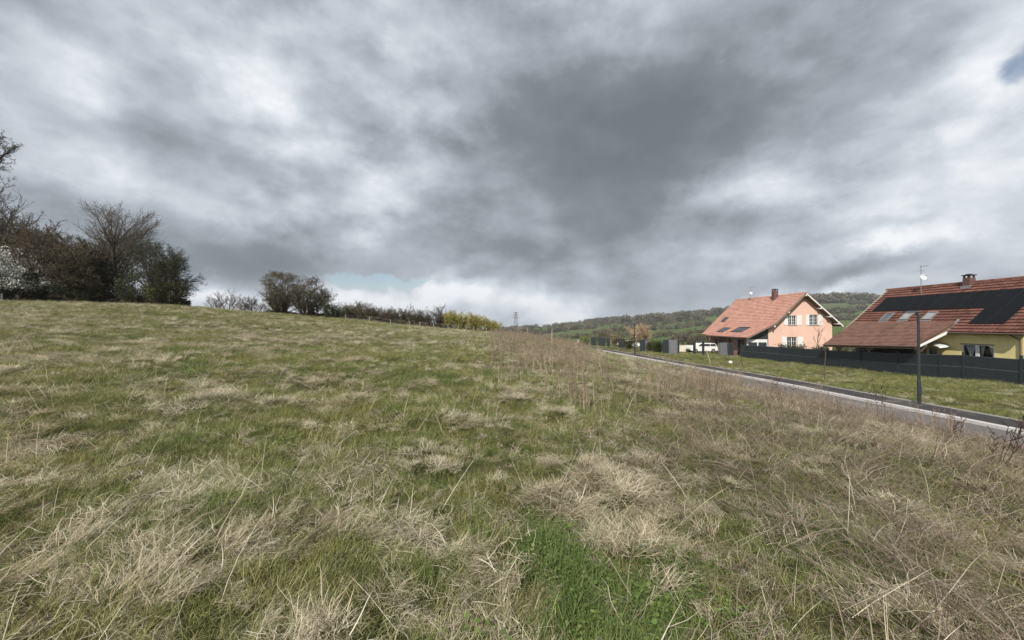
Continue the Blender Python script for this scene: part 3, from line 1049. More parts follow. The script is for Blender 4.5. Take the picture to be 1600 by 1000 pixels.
def make_tree(name, label, cat, x, y, height_, seed, mats=('bark', 'twig'), stems=1, spread=.2, P=None, maxlv=3, rad=None, leaf=None, nleaf=0, leafsize=.12,
              group=None, sx=1.0, lean=(0, 0), minr=.012, parts=('trunk', 'crown'), zoff=-.1, low=0.0):
    rs = random.Random(seed)
    PP = dict(TREE); PP.update(P or {})
    w = Wood()
    for s in range(stems):
        a = rs.uniform(0, 6.28)
        sp = spread * (rs.random() ** .5 if stems > 1 else .3)
        d = np.array([math.cos(a) * sp + lean[0], math.sin(a) * sp + lean[1], 1.0]); d /= np.linalg.norm(d)
        b = np.array([math.cos(a) * .18 * (stems > 1) * height_ * .3, math.sin(a) * .18 * (stems > 1) * height_ * .3, 0.0])
        hh = height_ * (rs.uniform(.6, .9) if stems > 1 else .80)
        grow(w, rs, b, d, hh, rad or height_ * .018, 0, maxlv, PP)
    zs = max(q[2] for q in w.p1)
    k = height_ / zs
    kx = k * sx
    for lst in (w.p0, w.p1):
        for i in range(len(lst)): lst[i] = lst[i] * np.array([kx, kx, k])
    loc = (x, y, h1(x, y) + zoff)
    root = empty(name, loc, label, cat, group)
    n0 = 1 if maxlv > 1 else 0
    v, f, a = w.mesh(lambda l: l <= n0, 5, .01)
    mesh_obj(parts[0], v, f, M[mats[0]], root, a, world=False, smooth=True)
    v, f, a = w.mesh(lambda l: l > n0, 3, minr)
    mesh_obj(parts[1], v, f, M[mats[1]], root, a, world=False)
    if leaf:
        tips = [w.p1[i] for i in range(len(w.lv)) if w.lv[i] >= maxlv - 1 and w.p1[i][2] > low * height_]
        T = np.array(tips)
        pick = rng.integers(0, len(T), nleaf)
        c = T[pick] + rng.normal(0, leafsize * 1.6, (nleaf, 3))
        add_leaves('blossom' if leaf == 'blossom' else 'foliage', c, leafsize, M[leaf], root)
    return root


def add_leaves(name, c, size, mat, root):
    n = len(c)
    u = rng.normal(size=(n, 3)); u /= np.linalg.norm(u, axis=1)[:, None]
    t = rng.normal(size=(n, 3)); w = np.cross(u, t); w /= np.linalg.norm(w, axis=1)[:, None]
    s = rng.uniform(.5, 1.2, n)[:, None] * size
    V = np.stack([c - u * s, c + w * s * .5, c + u * s, c - w * s * .5], 1).reshape(-1, 3)
    b = np.arange(n)[:, None] * 4
    return mesh_obj(name, V, np.concatenate([b, b + 1, b + 2, b + 3], 1), mat, root, np.repeat(rng.random(n), 4), world=False)


def px2x(px, Y): return (px - 800) / F * Y


SHRUB = dict(seg=[5, 4, 3, 2], kids=[10, 8, 6, 4], up=[.02, .04, .04, .03], wob=.13, ang=(.35, .9), len=(.38, .60), bare=.08)


def trees():
    # wood edge on the left crest
    make_tree('bare_tree', 'tallest bare grey tree, cut off by the left border of the photo', 'tree', px2x(-16, 46), 46, 21.0, 3, P=dict(kids=[24, 11, 9, 6], ang=(.55, 1.1), len=(.30, .42), bare=.12), sx=.85, minr=.013, maxlv=4)
    make_tree('bare_tree', 'slim bare tree with upright twigs beside the tallest tree on the left', 'tree', px2x(55, 47), 47, 14.2, 5, stems=3, spread=.3, P=dict(ang=(.35, .8), kids=[15, 10, 8, 5]), sx=1.1, minr=.014)
    make_tree('bare_tree', 'bare tree with thin grey branches fanning up behind the brown thicket', 'tree', px2x(122, 46), 46, 12.2, 8, stems=3, spread=.4, P=dict(ang=(.35, .75)), minr=.013)
    make_tree('bare_tree', 'large bare tree with wide spreading rounded crown right of the wood edge', 'tree', px2x(186, 44), 44, 12.8, 14, mats=('bark_dark', 'twig'), P=dict(kids=[16, 11, 9, 6], ang=(.45, .9), bare=.12, len=(.48, .66), wob=.07), sx=1.0, minr=.013)
    make_tree('bare_tree', 'thin bare tree showing through behind the rounded crown', 'tree', px2x(232, 50), 50, 9.5, 15, stems=3, spread=.45, minr=.013)
    make_tree('green_hawthorn', 'dark green hawthorn reaching out to the right at the end of the wood', 'tree', px2x(272, 42), 42, 7.2, 19, mats=('bark_dark', 'twig_dark'), stems=4, spread=.5, lean=(.12, 0), leaf='leaf_dark', nleaf=3800, leafsize=.085, P=dict(bias=(.5, 0, 0), up=[.01, .0, .0, 0]), low=.12)
    make_tree('dark_shrub', 'dense dark shrub with low foliage under the green hawthorn', 'shrub', px2x(258, 41), 41, 3.3, 21, mats=('bark_dark', 'twig_dark'), stems=11, spread=.9, leaf='leaf_olive', nleaf=3200, leafsize=.10, P=SHRUB, maxlv=2, parts=('stem', 'crown'), sx=1.2)
    make_tree('dark_shrub', 'dark shrub at the foot of the large bare tree', 'shrub', px2x(222, 42), 42, 4.0, 22, mats=('bark_dark', 'twig_dark'), stems=9, spread=.8, leaf='leaf_dark', nleaf=2600, leafsize=.10, P=SHRUB, maxlv=2, parts=('stem', 'crown'), sx=1.1)
    make_tree('ivy_thicket', 'near black ivy thicket filling the base between the bare trunks', 'shrub', px2x(168, 43.5), 43.5, 5.4, 23, mats=('bark_dark', 'twig_dark'), stems=10, spread=.6, leaf='leaf_dark', nleaf=7000, leafsize=.11, P=SHRUB, maxlv=2, parts=('stem', 'crown'), sx=1.0)
    make_tree('brown_thicket', 'tall rusty brown thicket in the middle of the wood edge', 'shrub', px2x(135, 42), 42, 8.6, 27, mats=('bark_dark', 'twig_brown'), stems=18, spread=.45, leaf='leaf_olive', nleaf=2600, leafsize=.09, P=SHRUB, parts=('stem', 'crown'), minr=.020, sx=1.0)
    make_tree('brown_thicket', 'brown thicket behind the white blossoming bush', 'shrub', px2x(62, 44), 44, 10.2, 29, mats=('bark_dark', 'twig_brown'), stems=18, spread=.55, leaf='leaf_olive', nleaf=2000, leafsize=.08, P=SHRUB, parts=('stem', 'crown'), minr=.020)
    make_tree('brown_thicket', 'brown thicket rising above the blossom at the left border', 'shrub', px2x(5, 46), 46, 10.2, 31, mats=('bark_dark', 'twig_brown'), stems=18, spread=.55, leaf='leaf_olive', nleaf=2000, leafsize=.08, P=SHRUB, parts=('stem', 'crown'), minr=.021)
    make_tree('ivy_thicket', 'dark undergrowth under the blossoming bush on the left', 'shrub', px2x(88, 41), 41, 3.8, 33, mats=('bark_dark', 'twig_dark'), stems=9, spread=.9, leaf='leaf_dark', nleaf=4500, leafsize=.10, P=SHRUB, maxlv=2, parts=('stem', 'crown'), sx=1.3)
    make_tree('blossom_bush', 'white blossoming bush at the left edge of the wood', 'shrub', px2x(18, 39), 39, 5.6, 35, mats=('bark_dark', 'twig_dark'), stems=9, spread=.75, leaf='blossom', nleaf=15000, leafsize=.095, P=dict(SHRUB, up=[0, -.02, -.03, -.02]), parts=('stem', 'crown'), low=.22, sx=1.0)
    make_tree('brown_thicket', 'tangle of brown twigs filling the gap right of the white bush', 'shrub', px2x(98, 43), 43, 9.4, 37, mats=('bark_dark', 'twig_brown'), stems=17, spread=.6, P=SHRUB, parts=('stem', 'crown'), minr=.021)
    make_tree('ivy_thicket', 'dark undergrowth below the slim bare tree, left of the ivy thicket', 'shrub', px2x(125, 41.5), 41.5, 3.4, 38, mats=('bark_dark', 'twig_dark'), stems=9, spread=.9, leaf='leaf_dark', nleaf=4200, leafsize=.10, P=SHRUB, maxlv=2, parts=('stem', 'crown'), sx=1.3)
    # clump on the middle of the crest
    make_tree('round_bare_tree', 'round bare tree with a full dark crown, left half of the middle clump', 'tree', px2x(448, 51), 51, 6.6, 41, mats=('bark_dark', 'twig_brown'), stems=1, P=dict(kids=[22, 12, 8, 5], ang=(.6, 1.2), len=(.42, .58), bare=.03, wob=.08), minr=.018, sx=1.45)
    make_tree('round_bare_tree', 'smaller airy bare tree, right half of the middle clump', 'tree', px2x(498, 52), 52, 5.8, 44, mats=('bark', 'twig_brown'), stems=1, spread=.2, P=dict(kids=[18, 11, 8, 5], ang=(.6, 1.15), len=(.40, .55), bare=.05, wob=.08), minr=.018, sx=1.5)
    make_tree('dark_shrub', 'dark shrub standing between the two trees of the middle clump', 'shrub', px2x(478, 50), 50, 5.3, 45, mats=('bark_dark', 'twig_brown'), stems=14, spread=.6, leaf='leaf_olive', nleaf=1800, leafsize=.09, P=SHRUB, maxlv=2, parts=('stem', 'crown'))
    make_tree('dark_shrub', 'dark shrub filling the left foot of the middle clump', 'shrub', px2x(438, 49.5), 49.5, 4.4, 46, mats=('bark_dark', 'twig_brown'), stems=14, spread=.6, leaf='leaf_olive', nleaf=1800, leafsize=.09, P=SHRUB, maxlv=2, parts=('stem', 'crown'))
    make_tree('dark_shrub', 'low dark shrub at the right end of the middle clump', 'shrub', px2x(521, 51), 51, 2.2, 47, mats=('bark_dark', 'twig_dark'), stems=8, spread=.9, leaf='leaf_dark', nleaf=2500, leafsize=.09, P=SHRUB, maxlv=2, parts=('stem', 'crown'))
    # small bare trees beyond the saddle
    for i, (px, h, sd) in enumerate(((338, 4.2, 51), (356, 5.4, 52), (378, 4.4, 58), (394, 4.2, 54), (408, 3.9, 55))):
        make_tree('small_bare_tree', ['small bare tree just right of the hawthorn, lowest of the saddle row', 'tallest small bare tree in the dip between wood and clump',
                  'small bare tree third from the wood in the dip', 'small bare tree fourth from the wood in the dip', 'small bare tree touching the left foot of the middle clump'][i],
                  'tree', px2x(px, 68), 68, h, sd, stems=3, spread=.4, maxlv=2, minr=.018, P=dict(kids=[12, 9, 6]), group='small bare trees in the dip of the crest')
    # hedgerow behind the crest
    hedge = [(538, 3.4), (549, 3.9), (561, 4.4), (573, 3.9), (585, 3.7), (597, 3.6), (609, 3.5), (622, 3.6), (634, 3.4), (645, 4.4), (656, 3.5), (667, 3.7), (681, 4.6), (692, 3.4)]
    for i, (px, h) in enumerate(hedge):
        Y = 68 + (i % 3)
        tall = px in (645, 681)
        nb = 'tallest, with bare tips, ' if tall else ''
        lab = 'brown bare hedge shrub %sin the hedgerow behind the crest, %s' % (nb, ('left end next to the middle clump', 'second from the left end', 'third from the left end, rounded top', 'fourth from the left end',
              'fifth from the left end', 'sixth from the left end', 'seventh from the left end', 'seventh from the yellow willows', 'sixth from the yellow willows', 'left of two with bare tips',
              'between the two tall ones', 'beside the right tall one', 'right of two with bare tips', 'touching the yellow willows')[i])
        make_tree('hedge_shrub', ' '.join(lab.split()[:16]), 'shrub', px2x(px, Y), Y, h * (1.05 if tall else .98), 60 + i, mats=('bark_dark', 'twig' if tall else 'twig_brown'), stems=11, spread=.6,
                  P=SHRUB, maxlv=2, parts=('stem', 'crown'), minr=.020, leaf=None if tall else 'leaf_olive', nleaf=450, leafsize=.11, group='bare shrubs of the hedgerow behind the crest')
    for i, (px, h) in enumerate(((700, 3.2), (711, 3.7), (723, 3.4), (735, 3.7), (748, 3.2), (760, 3.0), (772, 2.7))):
        lab = 'yellow twigged willow shrub, %s of the yellow row behind the crest' % ('leftmost', 'second from the left', 'third from the left', 'middle', 'third from the right', 'second from the right', 'lowest and rightmost')[i]
        make_tree('yellow_willow', lab, 'shrub', px2x(px, 67), 67, h, 90 + i, mats=('twig_yellow', 'twig_yellow'), stems=9, spread=.45, P=dict(SHRUB, ang=(.2, .55)), maxlv=2,
                  parts=('stem', 'crown'), minr=.020, leaf='leaf_yellow', nleaf=1700, leafsize=.11, group='yellow willows at the end of the hedgerow')
    # around the street frontage
    make_tree('tan_willow', 'domed leafless tree with glowing tan twigs behind the far lamp post', 'tree', px2x(1000, 92), 92, 6.2, 111, mats=('bark', 'twig_tan'), stems=16, spread=.85, P=dict(SHRUB, ang=(.25, .6), kids=[9, 6, 4, 3]), minr=.022, sx=.95, leaf='twig_tan', nleaf=3500, leafsize=.14)
    make_tree('lime_shrub', 'pale yellow green shrub at the far end of the street', 'shrub', px2x(912, 98), 98, 3.4, 113, mats=('bark', 'twig'), stems=7, spread=.6, P=SHRUB, maxlv=2, parts=('stem', 'crown'), leaf='leaf_lime', nleaf=900, leafsize=.16)
    make_tree('garden_shrub', 'grey brown bare shrub behind the first dark fence slabs', 'shrub', px2x(940, 92), 92, 4.0, 114, mats=('bark', 'twig_brown'), stems=8, spread=.6, P=SHRUB, maxlv=2, parts=('stem', 'crown'), minr=.022)
    make_tree('garden_shrub', 'olive brown shrub left of the domed tan tree', 'shrub', px2x(962, 86), 86, 3.6, 115, mats=('bark', 'twig_tan'), stems=8, spread=.6, P=SHRUB, maxlv=2, parts=('stem', 'crown'), minr=.02, leaf='leaf_olive', nleaf=900, leafsize=.13)
    make_tree('clipped_hedge', 'dark green clipped hedge bush right of the far lamp post', 'shrub', px2x(1026, 58), 58, 2.0, 116, mats=('bark_dark', 'twig_dark'), stems=9, spread=.8, P=SHRUB, maxlv=2, parts=('stem', 'crown'), leaf='leaf_dark', nleaf=3500, leafsize=.10, sx=.8)
    make_tree('garden_shrub', 'olive shrub between grey slab and dark hedge bush', 'shrub', px2x(1016, 63), 63, 1.9, 117, mats=('bark_dark', 'twig_dark'), stems=8, spread=.6, P=SHRUB, maxlv=2, parts=('stem', 'crown'), leaf='leaf_olive', nleaf=1200, leafsize=.10, sx=.6)
    make_tree('garden_shrub', 'green brown shrub behind the slab left of the lamp post', 'shrub', px2x(985, 70), 70, 2.2, 118, mats=('bark_dark', 'twig_dark'), stems=8, spread=.6, P=SHRUB, maxlv=2, parts=('stem', 'crown'), leaf='leaf_olive', nleaf=1200, leafsize=.12)
    make_tree('garden_shrub', 'bare brown garden shrub behind the white car', 'shrub', px2x(1075, 72), 72, 3.0, 119, mats=('bark', 'twig_brown'), stems=7, spread=.6, P=SHRUB, maxlv=2, parts=('stem', 'crown'), minr=.02)
    make_tree('garden_shrub', 'reddish brown shrub left of the pink terrace wall', 'shrub', px2x(1100, 76), 76, 3.6, 120, mats=('bark', 'twig_brown'), stems=7, spread=.6, P=SHRUB, maxlv=2, parts=('stem', 'crown'), minr=.02)
    make_tree('lime_shrub', 'yellow green shrub between the two houses', 'shrub', px2x(1309, 66), 66, 4.2, 121, mats=('bark', 'twig'), stems=7, spread=.4, P=SHRUB, maxlv=2, parts=('stem', 'crown'), leaf='leaf_lime', nleaf=2200, leafsize=.12)
    make_tree('garden_tree', 'brown bare garden tree between the two houses', 'tree', px2x(1326, 78), 78, 6.4, 122, mats=('bark', 'twig_brown'), stems=4, spread=.6, P=SHRUB, parts=('trunk', 'crown'), minr=.02)
    # verge saplings
    make_tree('sapling', 'young bare street tree on the verge in front of the dark fence', 'tree', px2x(1288, 26.5), 26.5, 3.1, 131, P=dict(kids=[6, 4, 3], ang=(.3, .6), bare=.45, len=(.2, .35)), maxlv=2, rad=.035, minr=.006, sx=.7)
    make_tree('sapling', 'thin young bare tree on the verge below the pink house roof', 'tree', px2x(1162, 34), 34, 3.2, 133, P=dict(kids=[7, 4, 3], ang=(.4, .8), bare=.35, len=(.25, .4)), maxlv=2, rad=.03, minr=.007)
    make_tree('sapling', 'young bare tree standing against the salmon gable wall', 'tree', px2x(1279, 51), 51, 5.6, 135, P=dict(kids=[8, 5, 4], ang=(.3, .6), bare=.35, len=(.3, .45)), maxlv=2, rad=.05, minr=.012)
    make_tree('gable_hedge', 'low dark hedge showing above the fence below the salmon gable', 'hedge', px2x(1240, 51.5), 51.5, 2.15, 137, mats=('bark_dark', 'twig_dark'), stems=12, spread=.9, P=SHRUB, maxlv=2, parts=('stem', 'crown'), leaf='leaf_dark', nleaf=4500, leafsize=.10, sx=1.2)
    make_tree('gable_hedge', 'low dark hedge piece at the right foot of the salmon gable', 'hedge', px2x(1280, 51.0), 51.0, 2.05, 138, mats=('bark_dark', 'twig_dark'), stems=12, spread=.9, P=SHRUB, maxlv=2, parts=('stem', 'crown'), leaf='leaf_dark', nleaf=4000, leafsize=.10, sx=1.2)


trees()


# dark dock stems standing up near the kerb, in the right foreground
def dock(label, px, Y, h, n, seed, lean=0.0):
    rs = random.Random(seed)
    x = px2x(px, Y)
    root = empty('dock_stem', (x, Y, h1(x, Y)), label, 'weed', 'dark dead dock stems by the road')
    mb = MB()
    for i in range(n):
        p = Vector((rs.gauss(0, .05), rs.gauss(0, .05), 0)); d = Vector((rs.gauss(lean, .10), rs.gauss(0, .1), 1)).normalized()
        L = h * rs.uniform(.7, 1)
        for s in range(6):
            q = p + d * L / 6
            mb.bar(p, q, .011 - s * .001, sides=3)
            if s >= 2:
                for _ in range(3):
                    e = Vector((rs.gauss(0, .6) + lean, rs.gauss(0, .6), 1)).normalized()
                    mb.bar(q, q + e * rs.uniform(.05, .16), .008, .012, sides=3)
            p = q; d = (d + Vector((rs.gauss(0, .05), rs.gauss(0, .05), 0))).normalized()
    o = mesh_obj('stem', mb.v, mb.f, M['dock'], root, mb.a, world=False)


dock('pair of thin dark dock stems standing left of the near lamp post', 1376, 10.5, 1.35, 3, 1)
dock('dark dock stems leaning right at the right border by the road', 1552, 6.3, .85, 5, 2, .35)
dock('dark dock stems leaning over the road surface at the right border', 1590, 7.6, 1.0, 5, 3, .35)
dock('lone dark stem standing before the far part of the road', 1001, 19, 1.3, 2, 4)
dock('dark brown stem between the pair and the right border', 1490, 9.2, .7, 3, 5, .1)
dock('dark dock stems leaning over the kerb below the dark fence', 1205, 15, 1.05, 4, 6, .3)


# ================================================================== lamp posts
def lamp(label, x, y, zb, H):
    root = empty('lamp_post', (x, y, zb), label, 'street lamp', 'street lamps along the footpath')
    def ring(z, r, n=12): return [(x + r * math.cos(2 * math.pi * i / n), y + r * math.sin(2 * math.pi * i / n), zb + z) for i in range(n)]
    n = 12
    prof = [(0, .068), (.95, .066), (1.0, .056), (H - .02, .045), (H, .045)]
    v = []; f = []
    for z, r in prof: v += ring(z, r)
    for k in range(len(prof) - 1):
        for i in range(n): f.append((k * n + i, k * n + (i + 1) % n, (k + 1) * n + (i + 1) % n, (k + 1) * n + i))
    f.append(tuple(range((len(prof) - 1) * n, len(prof) * n)))
    mesh_obj('pole', v, f, M['post'], root)
    MB().box(x - .14, x + .14, y - .14, y + .14, zb - .02, zb + .015).build('base_plate', M['post'], root)
    MB().box(x + .055, x + .088, y - .12 + .07, y + .05, zb + .35, zb + .75).build('hatch', M['fence_rail'], root)
    m = MB(); m.box(x - .62, x + .03, y - .09, y + .09, zb + H + .001, zb + H + .055); m.bar((x, y, zb + H - .12), (x - .02, y, zb + H + .02), .11)
    hd = m.build('lamp_head', M['fence_rail'], root)
    o = MB().box(x - .60, x - .12, y - .07, y + .07, zb + H - .012, zb + H).build('lens', M['lamp_lens'], root)
    o.parent = hd; o.matrix_parent_inverse.identity()


lx, ly, lz = px2x(1435, 16.8), 16.8, 0
lamp('near black street lamp with a flat head in front of the brown roofed house', px2x(1435, 16.9), 16.9, road_z(16.9) + .085, 4.0)
lamp('far black street lamp standing before the domed tan tree', px2x(991.5, 50), 50, road_z(50) + .085, 4.15)


# ================================================================== long anthracite fence
FY = [18.3, 21.6, 24.9, 28.1, 29.6, 32.9, 36.4, 40.2, 43.6, 47.1, 50.9, 54.4]
def fx(y): return 33.0 - .6 * max(0, (y - 48) / 6.4)
def fz(y): return float(np.interp(y, [18, 25, 28, 33, 40, 47, 54.4], [-2.30, -2.34, -2.42, -2.69, -2.89, -3.0, -3.12]))


def panel_fence():
    root = empty('panel_fence', (33, 36, -2.8), 'long anthracite panel fence along the verge in front of both houses', 'fence')
    for i, y in enumerate(FY):
        x = fx(y); z = fz(y)
        hh = 1.86 if y not in (28.1,) else 1.92
        mb = MB().box(x - .06, x + .06, y - .06, y + .06, z - .25, z + hh)
        mb.box(x - .07, x + .07, y - .07, y + .07, z + hh, z + hh + .03)
        mb.build('post', M['fence'], root)
    for i in range(len(FY) - 1):
        a, b = FY[i] + .062, FY[i + 1] - .062
        x0, x1 = fx(FY[i]), fx(FY[i + 1])
        za, zb = fz(FY[i]), fz(FY[i + 1])
        H = 1.74
        if FY[i] < 28.1: za = zb = (za + zb) / 2 - .02; H = 1.70
        def board(t0, t1, hw, name, mat):
            MB().hexa([(x0 - hw, a, za + t0), (x0 + hw, a, za + t0), (x1 + hw, b, zb + t0), (x1 - hw, b, zb + t0),
                       (x0 - hw, a, za + t1), (x0 + hw, a, za + t1), (x1 + hw, b, zb + t1), (x1 - hw, b, zb + t1)]).build(name, mat, root)
        board(-.15, H * .49, .022, 'panel', M['fence'])
        board(H * .49 + .003, H * .53, .035, 'rail', M['fence_rail'])
        board(H * .53 + .003, H - .045, .022, 'panel', M['fence'])
        board(H - .042, H, .036, 'rail', M['fence_rail'])


panel_fence()


def slab(label, pxa, pxb, Y, top, bot, name='fence_slab', mat='fence', depth=.08):
    """an anthracite screen slab of the street frontage"""
    xa, xb = px2x(pxa, Y), px2x(pxb, Y)
    zt = CAMZ + (HOR - top) / F * Y
    zb_ = min(CAMZ + (HOR - bot) / F * Y, h1((xa + xb) / 2, Y)) - .1
    root = empty(name, ((xa + xb) / 2, Y, zb_), label, 'fence screen' if mat == 'fence' else 'pillar')
    MB().box(xa, xb, Y, Y + depth, zb_, zt).build('panel', M[mat], root)
    mb = MB(); mb.box(xa - .03, xb + .03, Y - .02, Y + depth + .02, zt + .002, zt + .04)
    mb.build('cap', M['fence_rail'], root)
    return root


def gabion(label, pxa, pxb, Y, top, bot, depth=.45, seed=1):
    rs = random.Random(seed)
    xa, xb = px2x(pxa, Y), px2x(pxb, Y)
    zt = CAMZ + (HOR - top) / F * Y
    zb_ = min(CAMZ + (HOR - bot) / F * Y, h1((xa + xb) / 2, Y))
    root = empty('gabion_pillar', ((xa + xb) / 2, Y, zb_), label, 'gabion')
    MB().box(xa + .05, xb - .05, Y + .06, Y + depth, zb_ - .1, zt - .04).build('core', M['gabion'], root)
    mb = MB()
    z = zb_
    while z < zt - .05:
        x = xa + .02
        hgt = rs.uniform(.09, .15)
        while x < xb - .04:
            w = min(rs.uniform(.12, .26), xb - x)
            c = (x + w / 2, Y + .04, z + hgt / 2)
            vs = []
            for dx, dz in ((-1, -.5), (-.4, -1), (.5, -1), (1, -.4), (1, .5), (.3, 1), (-.6, 1), (-1, .4)):
                vs.append((c[0] + dx * w * .46, c[1] + .05, c[2] + dz * hgt * .46))
            vs.append((c[0] + rs.uniform(-.02, .02), c[1] - rs.uniform(.03, .07), c[2]))
            mb.add(vs, [(i, (i + 1) % 8, 8) for i in range(8)])
            x += w
        z += hgt
    o = mb.build('stone', M['gabion'], root); o['kind'] = 'stuff'
    wb = MB()
    n = max(2, int((xb - xa) / .2)); m = int((zt - zb_) / .2)
    for i in range(n + 1):
        x = xa + (xb - xa) * i / n; wb.bar((x, Y - .04, zb_), (x, Y - .04, zt), .008)
    for i in range(m + 1):
        z = zb_ + (zt - zb_) * i / m; wb.bar((xa, Y - .045, z), (xb, Y - .045, z), .008)
    wb.build('wire_cage', M['wire'], root)


slab('dark screen slab farthest up the street, beside the lime shrub', 923, 931, 86, 527, 542)
slab('grey brown screen slab second from the far end of the street', 936, 946, 82, 528, 543)
slab('narrow dark screen slab third from the far end of the street', 948, 953, 79, 528, 544)
slab('blue black screen slab just left of the pale parked car', 966, 977, 73, 529.5, 545.5)
slab('blue black screen slab right of the far lamp post', 1000, 1008, 63, 531, 549)
slab('pale grey screen slab joined to the blue black one right of the lamp', 1008.5, 1015, 63.2, 531.5, 548.5, mat='gabion')
slab('blue black screen slab joined to the wider stone gabion', 1036, 1045.5, 56, 531, 553)
gabion('wider grey stone gabion pillar left of the white car', 1046, 1058.5, 55, 531, 554, seed=2)
slab('slim dark post standing right of the wider gabion', 1059, 1061.5, 55, 532, 554.5)
slab('slim dark gate post in front of the white car', 1083, 1087, 55, 532, 556)
slab('slim dark gate post nearest the terrace, in front of the white car', 1097, 1100.5, 55, 533, 556)
gabion('narrow grey stone gabion pillar below the pink house porch', 1125, 1137, 56.5, 536, 557, seed=4)
slab('black screen slab right of the narrow gabion under the porch', 1137.5, 1145, 56.5, 537, 557)
slab('short brown planter block beside the start of the long fence', 1146, 1152, 56.5, 547, 557.5, name='planter_block', mat='brick')


# ================================================================== roofs made of tiles
def tile_roof(part, mat, prof, y0f, y1f, parent, tw=.30, tl=.34, lift=.06, sag=0.0):
    """tiles laid on a slope. prof: polyline (x, z) from the ridge down; y0f/y1f: ends as functions of distance down the slope"""
    P = [np.array(p, float) for p in prof]
    seglen = [np.linalg.norm(P[i + 1] - P[i]) for i in range(len(P) - 1)]
    total = sum(seglen)

    def pt(s):
        s = min(max(s, 0), total)
        for i, L in enumerate(seglen):
            if s <= L or i == len(seglen) - 1:
                d = (P[i + 1] - P[i]) / L
                return P[i] + d * s, d
            s -= L
    rows = int(round(total / tl)); tl = total / rows
    vs, fs, av = [], [], []
    for r in range(rows):
        s0, s1 = r * tl - .03, (r + 1) * tl
        (a, d0), (b, d1) = pt(max(s0, 0)), pt(s1)
        n0 = np.array([-d0[1], d0[0]]); n1 = np.array([-d1[1], d1[0]])
        if n0[1] < 0: n0, n1 = -n0, -n1
        a_ = a + n0 * .012; b_ = b + n1 * (.012 + lift); b2 = b + n1 * .004
        ya, yb = y0f((s0 + s1) / 2), y1f((s0 + s1) / 2)
        n = max(1, int(round((yb - ya) / tw)))
        w = (yb - ya) / n
        rowv = random.random()
        for c in range(n):
            t0 = ya + c * w + .004; t1 = ya + (c + 1) * w - .004; tm = (t0 + t1) / 2
            j = random.uniform(-.004, .006)
            up = .022
            k = len(vs)
            vs += [(a_[0], t0, a_[1]), (a_[0], tm, a_[1] + up * .6), (a_[0], t1, a_[1]),
                   (b_[0], t0, b_[1] + j), (b_[0], tm, b_[1] + up + j), (b_[0], t1, b_[1] + j),
                   (b2[0], t0, b2[1]), (b2[0], t1, b2[1])]
            fs += [(k, k + 1, k + 4, k + 3), (k + 1, k + 2, k + 5, k + 4), (k + 3, k + 4, k + 5, k + 7, k + 6)]
            av += [min(1, max(0, random.gauss(.5, .22) + (rowv - .5) * .1 - (.45 if random.random() < .03 else 0)))] * 8
    o = mesh_obj(part, vs, fs, mat, parent, av)
    o['kind'] = 'stuff'
    return o


def deck(name, mat, prof, y0, y1, parent, th=.12, off=.0):
    """roof boarding: a slab under the tiles following the profile"""
    top = [(x, z - off) for x, z in prof]
    bot = [(x, z - off - th) for x, z in prof]
    mb = MB()
    for i in range(len(prof) - 1):
        mb.prism([bot[i], bot[i + 1], top[i + 1], top[i]], y0, y1)
    return mb.build(name, mat, parent)


def wall_y(mb, y0, y1, left, right, zb, breaks, holes, top):
    """a wall facing -Y between profiles left(z) and right(z), pierced by holes (x0, x1, z0, z1)"""
    zs = sorted(set([zb, top] + list(breaks) + [h[2] for h in holes] + [h[3] for h in holes]))
    zs = [z for z in zs if zb <= z <= top]
    for z0, z1 in zip(zs[:-1], zs[1:]):
        l0, l1, r0, r1 = left(z0), left(z1), right(z0), right(z1)
        hs = sorted([h for h in holes if h[2] <= z0 + 1e-6 and h[3] >= z1 - 1e-6])
        xa0, xa1 = l0, l1
        for h in hs:
            mb.prism([(xa0, z0), (h[0], z0), (h[0], z1), (xa1, z1)], y0, y1, .5)
            xa0 = xa1 = h[1]
        if r0 - xa0 > 1e-4:
            poly = [(xa0, z0), (r0, z0), (r1, z1), (xa1, z1)]
            if r1 - xa1 < 1e-3: poly = poly[:3]
            mb.prism(poly, y0, y1, .5)


def wall_x(mb, x0, x1, ya, yb, zb, zt, holes):
    zs = sorted(set([zb, zt] + [h[2] for h in holes] + [h[3] for h in holes]))
    for z0, z1 in zip(zs[:-1], zs[1:]):
        a = ya
        for h in sorted([h for h in holes if h[2] <= z0 + 1e-6 and h[3] >= z1 - 1e-6]):
            mb.box(x0, x1, a, h[0], z0, z1, .5); a = h[1]
        mb.box(x0, x1, a, yb, z0, z1, .5)


def sub(parent_part, o):
    """make o a child of a part that itself has an untransformed local frame"""
    o.parent = parent_part
    return o


